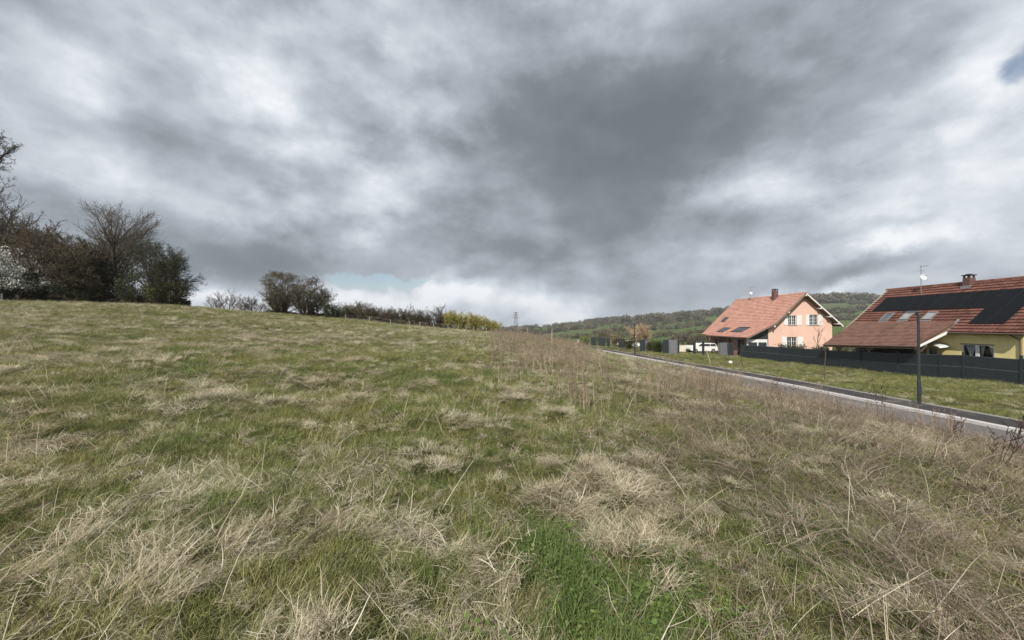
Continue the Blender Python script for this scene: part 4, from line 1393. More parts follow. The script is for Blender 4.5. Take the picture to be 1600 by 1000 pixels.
def window_y(house, x0, x1, z0, z1, y, leaves=2, bars=2, sill=True, curtains=False):
    """window in a wall facing -Y, frame with glazing bars and panes"""
    t = .05
    fb = MB()
    fb.box(x0, x0 + t, y + .10, y + .17, z0, z1); fb.box(x1 - t, x1, y + .10, y + .17, z0, z1)
    fb.box(x0 + t, x1 - t, y + .10, y + .17, z0, z0 + t); fb.box(x0 + t, x1 - t, y + .10, y + .17, z1 - t, z1)
    w = (x1 - x0 - 2 * t) / leaves
    for i in range(1, leaves):
        xm = x0 + t + w * i; fb.box(xm - .045, xm + .045, y + .095, y + .165, z0 + t, z1 - t)
    for j in range(1, bars + 1):
        zz = z0 + t + (z1 - z0 - 2 * t) * j / (bars + 1)
        for i in range(leaves):
            xa = x0 + t + w * i + (.045 if i else 0); xb = x0 + t + w * (i + 1) - (.045 if i < leaves - 1 else 0)
            fb.box(xa, xb, y + .105, y + .16, zz - .018, zz + .018)
    for i in range(leaves):
        xm = x0 + t + w * (i + .5)
        fb.box(xm - .016, xm + .016, y + .108, y + .158, z0 + t, z1 - t)
    win = fb.build('window', M['frame'], house)
    for i in range(leaves):
        xa = x0 + t + w * i + (.045 if i else 0); xb = x0 + t + w * (i + 1) - (.045 if i < leaves - 1 else 0)
        sub(win, MB().box(xa, xb, y + .13, y + .14, z0 + t, z1 - t).build('pane', M['glass'], house))
    if sill:
        sub(win, MB().box(x0 - .08, x1 + .08, y - .07, y + .10, z0 - .07, z0 - .004).build('sill', M['brick'], house))
    return win


def shutter(house, x0, x1, z0, z1, y):
    mb = MB()
    n = 4
    for i in range(n):
        a = x0 + (x1 - x0) * i / n
        mb.box(a + .003, a + (x1 - x0) / n - .003, y - .045, y - .012, z0, z1)
    mb.box(x0 + .02, x1 - .02, y - .065, y - .046, z0 + .15, z0 + .25); mb.box(x0 + .02, x1 - .02, y - .065, y - .046, z1 - .25, z1 - .15)
    mb.build('shutter', M['white'], house)


def skylight(house, x, z, sl, yc, wy, ls, div=False, glass='glass_sky', fr='cowl', flash=None):
    """roof window on the slope dz/dx = sl, centred at (x, z)"""
    L = math.hypot(1, sl); d = (1 / L, sl / L); n = (-sl / L, 1 / L)

    def hx(mb, s0, s1, y0, y1, h0, h1_):
        p = []
        for h in (h0, h1_):
            for s, y in ((s0, y0), (s1, y0), (s1, y1), (s0, y1)):
                p.append((x + d[0] * s + n[0] * h, y, z + d[1] * s + n[1] * h))
        mb.hexa(p)
    y0, y1, s0, s1 = yc - wy / 2, yc + wy / 2, -ls / 2, ls / 2
    mb = MB(); t = .08
    hx(mb, s0, s0 + t, y0, y1, 0, .15); hx(mb, s1 - t, s1, y0, y1, 0, .15)
    hx(mb, s0 + t, s1 - t, y0, y0 + t, 0, .15); hx(mb, s0 + t, s1 - t, y1 - t, y1, 0, .15)
    if div: hx(mb, s0 + t, s1 - t, yc - .05, yc + .05, 0, .15)
    o = mb.build('skylight', M[fr], house)
    g = MB(); hx(g, s0 + t, s1 - t, y0 + t, y1 - t, .06, .10)
    sub(o, g.build('pane', M[glass], house))
    if flash:
        f = MB(); hx(f, s0 - .18, s0 - .004, y0 - .08, y1 + .08, .0, .065)
        sub(o, f.build('flashing', M[flash], house))
    return o


def chimney(house, x, y, zb, zt, w=.6, dp=.6):
    mb = MB()
    z = zb
    while z < zt - .001:
        z2 = min(z + .16, zt)
        mb.box(x - w / 2, x + w / 2, y - dp / 2, y + dp / 2, z + .006, z2)
        mb.box(x - w / 2 + .01, x + w / 2 - .01, y - dp / 2 + .01, y + dp / 2 - .01, z, z + .007)
        z = z2
    ch = mb.build('chimney', M['brick'], house)
    c = MB()
    for a in (-1, 1):
        for b in (-1, 1): c.box(x + a * w * .36 - .05, x + a * w * .36 + .05, y + b * dp * .36 - .05, y + b * dp * .36 + .05, zt + .001, zt + .18)
    c.box(x - w / 2 - .05, x + w / 2 + .05, y - dp / 2 - .05, y + dp / 2 + .05, zt + .181, zt + .26)
    c.box(x - w * .3, x + w * .3, y - dp * .3, y + dp * .3, zt + .261, zt + .33)
    sub(ch, c.build('cap', M['cowl'], house))
    return ch


def dish_mast(label, x, y, zb, zt, zd, r):
    root = empty('antenna_mast', (x, y, zb), label, 'antenna')
    MB().bar((x, y, zb), (x, y, zt), .05, sides=6).build('mast', M['zinc'], root)
    v = []; f = []
    n = 14
    ax = Vector((-.1, -.93, .36)).normalized(); u = ax.cross(Vector((0, 0, 1))).normalized(); w = ax.cross(u)
    c = Vector((x, y - .12, zd))
    v.append(c)
    for k, (rr, dd) in enumerate(((.5, .04), (1, .12))):
        for i in range(n):
            a = 2 * math.pi * i / n
            v.append(c + (u * math.cos(a) + w * math.sin(a)) * r * rr + ax * dd)
    for i in range(n):
        f.append((0, 1 + i, 1 + (i + 1) % n)); f.append((1 + i, 1 + n + i, 1 + n + (i + 1) % n, 1 + (i + 1) % n))
    d = mesh_obj('dish', v, f, M['white'], root, smooth=True)
    arm = MB().bar(c - w * r * .9, c + ax * .38, .025, sides=4); arm.bar(c + ax * .34, c + ax * .44, .07, sides=6)
    sub(d, arm.build('feed_arm', M['zinc'], root))
    a = MB()
    a.bar((x - .05, y, zt - .08), (x + .75, y, zt - .02), .025)
    for i in range(6): a.bar((x + .08 + i * .12, y - .28 + i * .02, zt - .07 + i * .01), (x + .08 + i * .12, y + .28 - i * .02, zt - .07 + i * .01), .014)
    for i in range(3): a.bar((x + .08 + i * .25, y, zt - .2), (x + .08 + i * .25, y, zt + .12), .014)
    a.bar((x - .2, y, zt - .5), (x + .25, y, zt - .46), .022)
    for i in range(3): a.bar((x - .15 + i * .15, y - .2, zt - .49), (x - .15 + i * .15, y + .2, zt - .49), .014)
    a.build('aerial', M['zinc'], root)


# ------------------------------------------------------------------ salmon house
def pink_house():
    G = -3.3
    h = empty('salmon_house', (41.3, 55, G), 'salmon rendered house with a pale orange tile roof and white shutters', 'house')
    YF, YB = 54.0, 71.0
    RX_, RZ_ = 41.45, 6.0
    kink, eave = (37.15, 1.72), (33.1, -.36)
    right = (46.6, 1.38)
    farE = (35.1, -.32)
    gy = 54.9
    th = .14

    def xl(z):      # left roof underside
        z += th + .02
        if z > kink[1]: return kink[0] + (z - kink[1]) / (RZ_ - kink[1]) * (RX_ - kink[0])
        return 36.6
    def xr(z):
        z += th + .02
        return min(45.75, RX_ + (RZ_ - z) / (RZ_ - right[1]) * (right[0] - RX_))
    def left(z): return max(36.6, xl(z))
    k = .0915
    W = [(39.47, 40.65, 1.42, 2.78), (42.5, 43.72, 1.42, 2.90), (39.3, 40.7, -2.05, -.28)]
    top = RZ_ - th - .03
    zk = kink[1] - th - .02
    zl = zk + (36.6 - kink[0]) if False else None
    # heights where the wall corners meet the roof
    sl = (RZ_ - kink[1]) / (RX_ - kink[0]); sr = (RZ_ - right[1]) / (right[0] - RX_)
    zR = RZ_ - (45.75 - RX_) * sr - th - .02
    flare_z = lambda x: eave[1] + (x - eave[0]) * (kink[1] - eave[1]) / (kink[0] - eave[0])
    zL = flare_z(36.6) - th - .02
    def left2(z):
        if z <= zL: return 36.6
        if z <= zk: return 36.6 + (z - zL) / (zk - zL) * (kink[0] - 36.6)
        return kink[0] + (z - zk) / (top - zk) * (RX_ - kink[0])
    def right2(z):
        if z <= zR: return 45.75
        return 45.75 - (z - zR) / (top - zR) * (45.75 - RX_)
    mb = MB()
    wall_y(mb, gy, gy + .3, left2, right2, G, [zL, zk, zR], W, top)
    wall_x(mb, 36.6, 36.9, gy + .301, 70.2, G, zL, [(57, 58.6, -2.6, -.6), (60.5, 62.5, G, -.8), (64, 65, -2.2, -.8)])
    mb.box(45.45, 45.75, gy + .301, 70.2, G, zR - .01, .5)
    wall_y(mb, 70.2, 70.5, left2, right2, G, [zL, zk, zR], [], top)
    mb.build('wall', M['pink'], h)
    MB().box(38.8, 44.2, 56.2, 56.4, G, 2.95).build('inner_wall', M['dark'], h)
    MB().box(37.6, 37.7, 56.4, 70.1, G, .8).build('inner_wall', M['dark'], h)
    for (x0, x1, z0, z1) in W: window_y(h, x0, x1, z0, z1, gy)
    for w, (l, r_) in zip(W, (((38.90, 39.46), (40.72, 41.4)), ((41.98, 42.5), (43.74, 44.38)), ((38.52, 39.28), (40.8, 41.6)))):
        shutter(h, l[0], l[1], w[2] - .02, w[3] + .03, gy); shutter(h, r_[0], r_[1], w[2] - .02, w[3] + .03, gy)
    # side openings under the porch
    for (a, b, z0, z1) in ((57, 58.6, -2.6, -.6), (60.5, 62.5, G, -.8), (64, 65, -2.2, -.8)):
        fb = MB(); fb.box(36.66, 36.72, a, a + .07, z0, z1); fb.box(36.66, 36.72, b - .07, b, z0, z1); fb.box(36.66, 36.72, a + .07, b - .07, z1 - .07, z1)
        fb.box(36.66, 36.72, (a + b) / 2 - .035, (a + b) / 2 + .035, z0, z1 - .07)
        o = fb.build('window', M['frame'], h)
        sub(o, MB().box(36.68, 36.70, a + .07, b - .07, z0, z1 - .07).build('pane', M['glass'], h))
    # roof
    rf = deck('roof', M['wood_soffit'], [(RX_, RZ_), kink, eave], YF, 66, h, th)
    deck('roof', M['wood_soffit'], [(RX_, RZ_ + .001), kink, farE], 66.001, YB, h, th)
    deck('roof', M['wood_soffit'], [(RX_, RZ_ - .001), right], YF, YB, h, th)
    Lm = math.hypot(RX_ - kink[0], RZ_ - kink[1])
    tile_roof('roof_tiles', M['tile_pink'], [(RX_, RZ_), kink], lambda s: YF - .03, lambda s: YB + .03, h)
    tile_roof('roof_tiles', M['tile_pink'], [kink, eave], lambda s: YF - .03, lambda s: 66.0, h)
    tile_roof('roof_tiles', M['tile_pink'], [kink, farE], lambda s: 66.0, lambda s: YB + .03, h)
    tile_roof('roof_tiles', M['tile_pink'], [(RX_, RZ_), right], lambda s: YF - .03, lambda s: YB + .03, h, tl=.4, tw=.6)
    rb = MB()
    y = YF - .05
    while y < YB:
        rb.prism([(RX_ - .17, RZ_ - .06), (RX_ + .17, RZ_ - .06), (RX_ + .12, RZ_ + .07), (RX_, RZ_ + .12), (RX_ - .12, RZ_ + .07)], y, y + .37)
        y += .38
    o = rb.build('ridge_tiles', M['tile_pink'], h); o['kind'] = 'stuff'
    # bargeboards and purlins
    b1 = MB()
    def rake(mb, p, q, y0, y1, dz0, dz1):
        mb.prism([(p[0], p[1] + dz0), (q[0], q[1] + dz0), (q[0], q[1] + dz1), (p[0], p[1] + dz1)], y0, y1)
    rake(b1, (RX_, RZ_), right, YF - .035, YF - .004, -.24, -.03)
    b1.build('bargeboard', M['white'], h)
    b2 = MB(); rake(b2, (RX_, RZ_), kink, YF - .035, YF - .004, -.20, -.03); rake(b2, kink, eave, YF - .035, YF - .004, -.17, -.03)
    b2.build('bargeboard', M['wood'], h)
    for (x, z) in ((43.55, 6.0 - (43.55 - RX_) * sr - .42), (44.85, 6.0 - (44.85 - RX_) * sr - .42), (46.0, 6.0 - (46.0 - RX_) * sr - .40), (41.45, 5.52), (39.0, 3.15), (37.0, 1.15)):
        MB().box(x - .10, x + .10, YF + .02, gy - .002, z, z + .2).build('purlin', M['white'], h)
    gt = MB(); gt.bar((eave[0] - .06, YF, eave[1] - .05), (eave[0] - .06, 66, eave[1] - .05), .13, .10, sides=6)
    gt.build('gutter', M['copper'], h)
    MB().bar((36.52, gy - .08, zL - .05), (36.52, gy - .08, G), .09, sides=6).build('downpipe', M['copper'], h)
    # glazed porch at the gable, open terrace behind it
    pf = MB()
    pf.box(33.6, 36.56, gy, gy + .14, -1.05, -.62); pf.box(33.6, 33.75, gy, gy + .14, G, -1.051); pf.box(35.05, 35.2, gy, gy + .14, G, -1.051); pf.box(36.42, 36.56, gy, gy + .14, G, -1.051)
    pf.box(33.76, 35.04, gy + .01, gy + .13, -2.4, -2.28); pf.box(35.21, 36.41, gy + .01, gy + .13, -2.4, -2.28)
    po = pf.build('porch_frame', M['frame'], h)
    for a, b in ((33.76, 35.04), (35.21, 36.41)):
        sub(po, MB().box(a, b, gy + .06, gy + .08, -2.279, -1.052).build('pane', M['glass'], h))
    MB().box(33.76, 36.41, gy + .03, gy + .11, G, -2.41).build('porch_base', M['pink'], h)
    MB().prism([(33.8, -.61), (36.5, -.61), (36.5, flare_z(36.5) - .2), (34.4, flare_z(34.4) - .17)], gy + .05, gy + .1).build('gable_glazing', M['glass'], h)
    for y in (58.5, 62.3, 65.7):
        MB().box(33.45, 33.6, y, y + .15, G, -.55).build('porch_post', M['wood'], h)
    MB().box(33.42, 33.63, gy + .2, 65.9, -.549, -.42).build('porch_beam', M['wood'], h)
    m = MB(); wall_y(m, 65.9, 66.1, lambda z: 34.0, lambda z: 36.58, G, [], [(34.9, 35.9, -2.0, -1.0)], -.3); m.build('terrace_wall', M['pink'], h)
    window_y(h, 34.9, 35.9, -2.0, -1.0, 65.88, sill=False)
    # skylights
    skylight(h, 37.75, kink[1] + (37.75 - kink[0]) * sl, sl, 68.0, 1.1, 1.05)
    fs = (kink[1] - eave[1]) / (kink[0] - eave[0])
    skylight(h, 34.85, flare_z(34.85), fs, 63.2, 1.9, 1.5)
    skylight(h, 35.05, flare_z(35.05), fs, 58.9, 2.7, 1.6, div=True)
    chimney(h, 40.9, 59.7, 4.9, 6.72, .62, .62)
    dish_mast('mast with white satellite dish on the salmon house ridge', 40.9, 65.9, 5.3, 7.9, 6.85, .24)


pink_house()


# ------------------------------------------------------------------ yellow house with carport
def yellow_house():
    G = -2.85
    h = empty('yellow_house', (39.5, 33, G), 'yellow rendered house with brown tile roof, black solar panels and carport roof', 'house')
    Y0, Y1 = 26.05, 40.2
    RX_, RZ_ = 39.5, 5.17
    ev = (34.8, .95); er = (44.2, .95)
    sl = (RZ_ - ev[1]) / (RX_ - ev[0])
    th = .14
    zW = ev[1] + .5 * sl - th - .02
    wx = 35.3
    win = (28.15, 30.2, -1.15, .02); door = (31.92, 32.62, G, -.40)
    mb = MB()
    wall_x(mb, wx, wx + .3, 26.8, 39.4, G, zW, [win, door])
    top = RZ_ - th - .03
    l = lambda z: wx if z <= zW else wx + (z - zW) / (top - zW) * (RX_ - wx)
    r_ = lambda z: 43.7 if z <= zW else 43.7 - (z - zW) / (top - zW) * (43.7 - RX_)
    wall_y(mb, 26.5, 26.799, l, r_, G, [zW], [], top)
    wall_y(mb, 39.401, 39.7, l, r_, G, [zW], [], top)
    mb.box(43.4, 43.7, 26.8, 39.4, G, zW, .5)
    mb.build('wall', M['yellow'], h)
    MB().box(36.3, 36.4, 26.9, 39.3, G, .9).build('inner_wall', M['dark'], h)
    # wide two part window with parted net curtains
    ya, yb, z0, z1 = win
    fb = MB(); t = .07; xx = wx + .05
    fb.box(xx, xx + .07, ya, ya + t, z0, z1); fb.box(xx, xx + .07, yb - t * 1.6, yb, z0, z1)
    fb.box(xx, xx + .07, ya + t, yb - t * 1.6, z1 - t, z1); fb.box(xx, xx + .07, ya + t, yb - t * 1.6, z0, z0 + t)
    ym = (ya + yb) / 2 + .02
    fb.box(xx - .005, xx + .065, ym - .12, ym + .12, z0 + t, z1 - t)
    wo = fb.build('window', M['frame'], h)
    for a, b in ((ya + t, ym - .12), (ym + .12, yb - t * 1.6)):
        sub(wo, MB().box(xx + .03, xx + .04, a, b, z0 + t, z1 - t).build('pane', M['glass_clear'], h))
    sub(wo, MB().box(wx - .04, wx + .0, ya - .05, yb + .05, z1 + .003, z1 + .05).build('lintel_strip', M['copper'], h))

    def curtain(y_top0, y_top1, y_tie, ztop, ztie):
        v, f = [], []
        n = 14
        for i in range(n + 1):
            u = i / n
            ym_ = y_top0 + (y_top1 - y_top0) * u
            off = .02 * (i % 2)
            v.append((wx + .13 + off, ym_, ztop)); v.append((wx + .13 + off, ym_ + (y_tie - ym_) * .55, (ztop + ztie) / 2 - .05)); v.append((wx + .13 + off * .5, y_tie + (ym_ - y_tie) * .14, ztie))
            if i:
                for k in (0, 1): f.append((3 * i - 3 + k, 3 * i + k, 3 * i + k + 1, 3 * i - 3 + k + 1))
        return mesh_obj('curtain', v, f, M['curtain'], h)
    curtain(29.35, 30.02, 29.62, z1 - .08, z0 + .05)
    curtain(28.75, 29.02, 28.98, z1 - .08, z0 + .05)
    curtain(28.24, 28.55, 28.27, z1 - .08, z0 + .05)
    # door with curtain and canopy
    ya, yb, z0, z1 = door
    db = MB(); db.box(xx, xx + .07, ya, ya + .06, z0, z1); db.box(xx, xx + .07, yb - .06, yb, z0, z1); db.box(xx, xx + .07, ya + .06, yb - .06, z1 - .06, z1); db.box(xx, xx + .06, ya + .06, yb - .06, z0, z0 + .9)
    do = db.build('door', M['frame'], h)
    sub(do, MB().box(xx + .02, xx + .03, ya + .06, yb - .06, z0 + .9, z1 - .06).build('pane', M['glass_clear'], h))
    curtain(ya + .12, yb - .12, (ya + yb) / 2, z1 - .07, z1 - .8)
    cb = MB(); n = 10
    for i in range(n):
        a0, a1 = math.pi * i / n, math.pi * (i + 1) / n
        yc, ry, rz = 31.9, .95, .22
        p = lambda a, k: (yc - ry * math.cos(a), -.22 + rz * math.sin(a) * k)
        (y0_, z0_), (y1_, z1_) = p(a0, 1), p(a1, 1)
        cb.hexa([(34.45, y0_, z0_ - .025 - .12), (wx - .003, y0_, z0_ - .03), (wx - .003, y1_, z1_ - .03), (34.45, y1_, z1_ - .025 - .12),
                 (34.45, y0_, z0_ - .12), (wx - .003, y0_, z0_), (wx - .003, y1_, z1_), (34.45, y1_, z1_ - .12)])
    cb.build('door_canopy', M['canopy'], h)
    MB().box(35.20, wx - .003, 33.6, 39.38, G, .3).build('shade_boarding', M['port_shade'], h)  # added dark board: carport shade painted in front of the yellow wall
    MB().box(34.9, wx - .002, 32.75, 33.5, G, -.45).build('clad_corner', M['wood'], h)
    # roof
    deck('roof', M['wood_soffit'], [(RX_, RZ_), ev], Y0, Y1, h, th)
    deck('roof', M['wood_soffit'], [(RX_, RZ_ - .001), er], Y0, Y1, h, th)
    tile_roof('roof_tiles', M['tile_brown'], [(RX_, RZ_), ev], lambda s: Y0 - .03, lambda s: Y1 + .03, h, tw=.30, tl=.36, lift=.075)
    tile_roof('roof_tiles', M['tile_brown'], [(RX_, RZ_), er], lambda s: Y0 - .03, lambda s: Y1 + .03, h, tw=.6, tl=.4)
    rb = MB(); y = Y0 - .05
    while y < Y1:
        rb.prism([(RX_ - .17, RZ_ - .06), (RX_ + .17, RZ_ - .06), (RX_ + .12, RZ_ + .07), (RX_, RZ_ + .12), (RX_ - .12, RZ_ + .07)], y, y + .37); y += .38
    o = rb.build('ridge_tiles', M['tile_brown'], h); o['kind'] = 'stuff'
    # verge tiles on the far rake
    vb = MB(); L = math.hypot(RX_ - ev[0], RZ_ - ev[1]); s = 0
    while s < L - .1:
        f0, f1 = s / L, min((s + .35) / L, 1)
        p = lambda f, dz: (RX_ + (ev[0] - RX_) * f, RZ_ + (ev[1] - RZ_) * f + dz)
        vb.prism([p(f0, .03), p(f1, .05), p(f1, .12), p(f0, .09)], Y1 - .12, Y1 + .08); s += .36
    o = vb.build('verge_tiles', M['wood_pale'], h); o['kind'] = 'stuff'
    MB().bar((ev[0] - .07, Y0, ev[1] - .06), (ev[0] - .07, 30.6, ev[1] - .06), .14, .11, sides=6).build('gutter', M['copper'], h)
    dp = MB(); dp.bar((ev[0] - .05, 26.9, ev[1] - .10), (wx - .08, 26.62, ev[1] - .45), .10, sides=6); dp.bar((wx - .08, 26.62, ev[1] - .45), (wx - .08, 26.62, G), .10, sides=6)
    dp.build('downpipe', M['copper'], h)
    # carport roof: lower and flatter, leaning on the main roof
    pa, pb = (35.62, ev[1] + .82 * sl + .08), None
    lowz = lambda y: -.20 - .36 * (y - 30.8) / 9.1
    CY0, CY1 = 30.75, 39.95
    rows, cols = 17, 31
    vs, fs, av = [], [], []
    dk = MB()
    dk.hexa([(32.42, CY0, lowz(CY0) - .23), (35.6, CY0, pa[1] - .23), (35.6, CY1, pa[1] - .23), (32.42, CY1, lowz(CY1) - .23),
             (32.42, CY0, lowz(CY0) - .10), (35.6, CY0, pa[1] - .10), (35.6, CY1, pa[1] - .10), (32.42, CY1, lowz(CY1) - .10)])
    dk.build('carport_roof', M['wood_soffit'], h)
    def cp(u, y): return np.array([35.62 + (32.38 - 35.62) * u, pa[1] + (lowz(y) - pa[1]) * u])
    for r in range(rows):
        u0, u1 = max(0, r / rows - .01), (r + 1) / rows
        for c in range(cols):
            t0 = CY0 - .03 + (CY1 - CY0 + .06) * c / cols + .003; t1 = CY0 - .03 + (CY1 - CY0 + .06) * (c + 1) / cols - .003; tm = (t0 + t1) / 2
            k = len(vs); j = random.uniform(-.003, .004)
            for u, y, up in ((u0, t0, .012), (u0, tm, .022), (u0, t1, .012), (u1, t0, .045), (u1, tm, .062), (u1, t1, .045), (u1, t0, .004), (u1, t1, .004)):
                q = cp(u, y); vs.append((q[0] - up * .5, y, q[1] + up * .85 + (j if up > .01 else 0)))
            fs += [(k, k + 1, k + 4, k + 3), (k + 1, k + 2, k + 5, k + 4), (k + 3, k + 4, k + 5, k + 7, k + 6)]
            vv = min(1, max(0, random.gauss(.5, .2)))
            av += [vv] * 8
    o = mesh_obj('carport_tiles', vs, fs, M['tile_port'], h, av); o['kind'] = 'stuff'
    fb = MB()
    fb.hexa([(32.38, CY0 - .07, lowz(CY0) - .16), (34.85, CY0 - .07, .95 - .13), (34.85, CY0 - .035, .95 - .13), (32.38, CY0 - .035, lowz(CY0) - .16),
             (32.38, CY0 - .07, lowz(CY0) + .03), (34.85, CY0 - .07, .95 + .10), (34.85, CY0 - .035, .95 + .10), (32.38, CY0 - .035, lowz(CY0) + .03)])
    fb.build('bargeboard', M['white'], h)
    fl = MB(); fl.bar((34.8, CY0 - .1, 1.05), (35.15, CY0 - .05, 1.28), .12, .06); fl.bar((35.15, CY0 - .05, 1.30), (35.75, CY0 - .02, 1.95), .16, .06)
    fl.build('flashing', M['zinc'], h)
    MB().bar((32.33, CY0, lowz(CY0) - .02), (32.33, CY1, lowz(CY1) - .02), .13, .11, sides=6).build('gutter', M['copper'], h)
    bm = MB(); bm.hexa([(33.22, CY0 + .1, lowz(CY0) + .12), (33.38, CY0 + .1, lowz(CY0) + .12), (33.38, CY1 - .1, lowz(CY1) + .12), (33.22, CY1 - .1, lowz(CY1) + .12),
                        (33.22, CY0 + .1, lowz(CY0) + .28), (33.38, CY0 + .1, lowz(CY0) + .28), (33.38, CY1 - .1, lowz(CY1) + .28), (33.22, CY1 - .1, lowz(CY1) + .28)])
    bm.build('carport_beam', M['wood_pale'], h)
    for y in (31.5, 35.8, 39.2):
        z = lowz(y) + .12
        pb_ = MB(); pb_.box(33.22, 33.38, y - .08, y + .08, G, z)
        for s in (-1, 1):
            if CY0 < y + s * .7 < CY1: pb_.bar((33.3, y + s * .06, z - .65), (33.3, y + s * .62, z - .04), .09, .09)
        pb_.build('carport_post', M['wood_pale'], h)
    # solar modules, each its own
    def module(s0, s1, y0, y1):
        L = math.hypot(1, sl); d = (1 / L, sl / L); n = (-sl / L, 1 / L)
        def hx(mb, a, b, c, e, h0, h1_):
            p = []
            for hh in (h0, h1_):
                for s, y in ((a, c), (b, c), (b, e), (a, e)): p.append((ev[0] + d[0] * s + n[0] * hh, y, ev[1] + d[1] * s + n[1] * hh))
            mb.hexa(p)
        f = MB(); hx(f, s0 + .008, s1 - .008, y0 + .008, y1 - .008, .09, .125)
        o = f.build('solar_panel', M['solar_frame'], h)
        c = MB(); hx(c, s0 + .025, s1 - .025, y0 + .025, y1 - .025, .126, .129)
        sub(o, c.build('cell_sheet', M['solar'], h))
    Ls = math.hypot(1, sl)
    sA, sB, sC = .66 * Ls, 2.05 * Ls, 3.58 * Ls
    for i in range(11): module(sB, sC, 39.25 - (i + 1) * 1.06, 39.25 - i * 1.06)
    for i in range(2): module(sA, sB - .01, 27.6 + i * 1.1, 27.6 + (i + 1) * 1.1)
    for yc, g in ((37.0, 'glass_sky'), (35.2, 'glass_bright'), (33.25, 'glass_bright')):
        x = 36.22
        skylight(h, x, ev[1] + (x - ev[0]) * sl, sl, yc, .78, .98, glass=g, fr='zinc', flash='zinc')
    chimney(h, 39.2, 32.9, 4.7, 5.55, .52, .52)
    MB().box(38.82, 39.60, 32.56, 33.24, 4.55, 4.86).build('chimney_flashing', M['zinc'], h)
    dish_mast('tall mast with white satellite dish on the brown tiled roof', 38.6, 36.2, 4.3, 7.1, 5.95, .27)
    t = empty('garden_table', (34.4, 38.4, G), 'white topped table under the left end of the carport roof', 'table')
    MB().box(33.9, 34.9, 37.7, 39.2, -.98, -.92).build('tabletop', M['white'], t)
    for a in (33.98, 34.82):
        for b in (37.8, 39.1): MB().box(a - .03, a + .03, b - .03, b + .03, G, -.981).build('leg', M['zinc'], t)
    return h


M['glass_bright'] = pmat('pale_skylight_glass', (.22, .235, .245), (.36, .37, .375), 3, 0.2, spec=.4)  # opaque pale grey pane for two of the skylights


def clear_glass():
    m, t, b = new_mat('thin_clear_glass')
    t.nodes.remove(b)
    tr = N(t, 'ShaderNodeBsdfTransparent'); tr.inputs[0].default_value = (.9, .92, .92, 1)
    gl = N(t, 'ShaderNodeBsdfGlossy'); gl.inputs['Roughness'].default_value = .03
    mx = N(t, 'ShaderNodeMixShader'); mx.inputs[0].default_value = .10
    t.links.new(tr.outputs[0], mx.inputs[1]); t.links.new(gl.outputs[0], mx.inputs[2])
    t.links.new(mx.outputs[0], t.nodes['Material Output'].inputs[0])
    return m


M['glass_clear'] = clear_glass()
yellow_house()


# ================================================================== vehicles and small things by the street
def wheel(part, x, y, z, r, parent, ax='x'):
    n = 16
    mb = MB(); vs = []
    for s in (-.09, .09):
        for i in range(n):
            a = 2 * math.pi * i / n
            vs.append((x + r * math.cos(a), y + s, z + r * math.sin(a)) if ax == 'x' else (x + s, y + r * math.cos(a), z + r * math.sin(a)))
    mb.add(vs, [tuple(range(n)), tuple(range(2 * n - 1, n - 1, -1))] + [(i, (i + 1) % n, (i + 1) % n + n, i + n) for i in range(n)])
    o = mb.build(part, M['rubber'], parent)
    m2 = MB(); vs = []
    for s in (-.10, .10):
        for i in range(n):
            a = 2 * math.pi * i / n
            vs.append((x + r * .6 * math.cos(a), y + s, z + r * .6 * math.sin(a)))
    m2.add(vs, [tuple(range(n)), tuple(range(2 * n - 1, n - 1, -1))] + [(i, (i + 1) % n, (i + 1) % n + n, i + n) for i in range(n)])
    sub(o, m2.build('rim', M['zinc'], parent))


def side_vehicle(name, label, cat, x0, x1, y, z, prof, wins, wheels, body, width=1.8):
    root = empty(name, ((x0 + x1) / 2, y, z), label, cat)
    L = x1 - x0
    pts = [(x0 + u * L, z + hh) for u, hh in prof]
    n = len(pts)
    mb = MB(); vs = []
    for yy, k in ((y, .90), (y + .12, 1.0), (y + width - .12, 1.0), (y + width, .90)):
        cz = z + .8; cx = (x0 + x1) / 2
        for px_, pz in pts:
            kk = k if pz > cz else 1.0
            vs.append((cx + (px_ - cx) * (1 - (1 - kk) * .3), yy, cz + (pz - cz) * (1 - (1 - kk) * .6)))
    fs = [tuple(range(n)), tuple(range(4 * n - 1, 3 * n - 1, -1))]
    for r in range(3):
        for i in range(n): fs.append((r * n + i, (r + 1) * n + i, (r + 1) * n + (i + 1) % n, r * n + (i + 1) % n))
    mb.add(vs, fs)
    mb.build('body', M[body], root, smooth=False)
    for w in wins:
        MB().prism([(x0 + u * L, z + hh) for u, hh in w], y - .012, y + .03).build('side_window', M['glass'], root)
    for u in wheels:
        for yy in (y + .02, y + width - .02): wheel('wheel', x0 + u * L, yy, z + .32, .32, root)
    MB().box(x0 - .03, x0 + .06, y + .2, y + width - .2, z + .35, z + .5).build('bumper', M['rubber'], root)
    MB().box(x1 - .06, x1 + .03, y + .2, y + width - .2, z + .35, z + .5).build('bumper', M['rubber'], root)
    return root


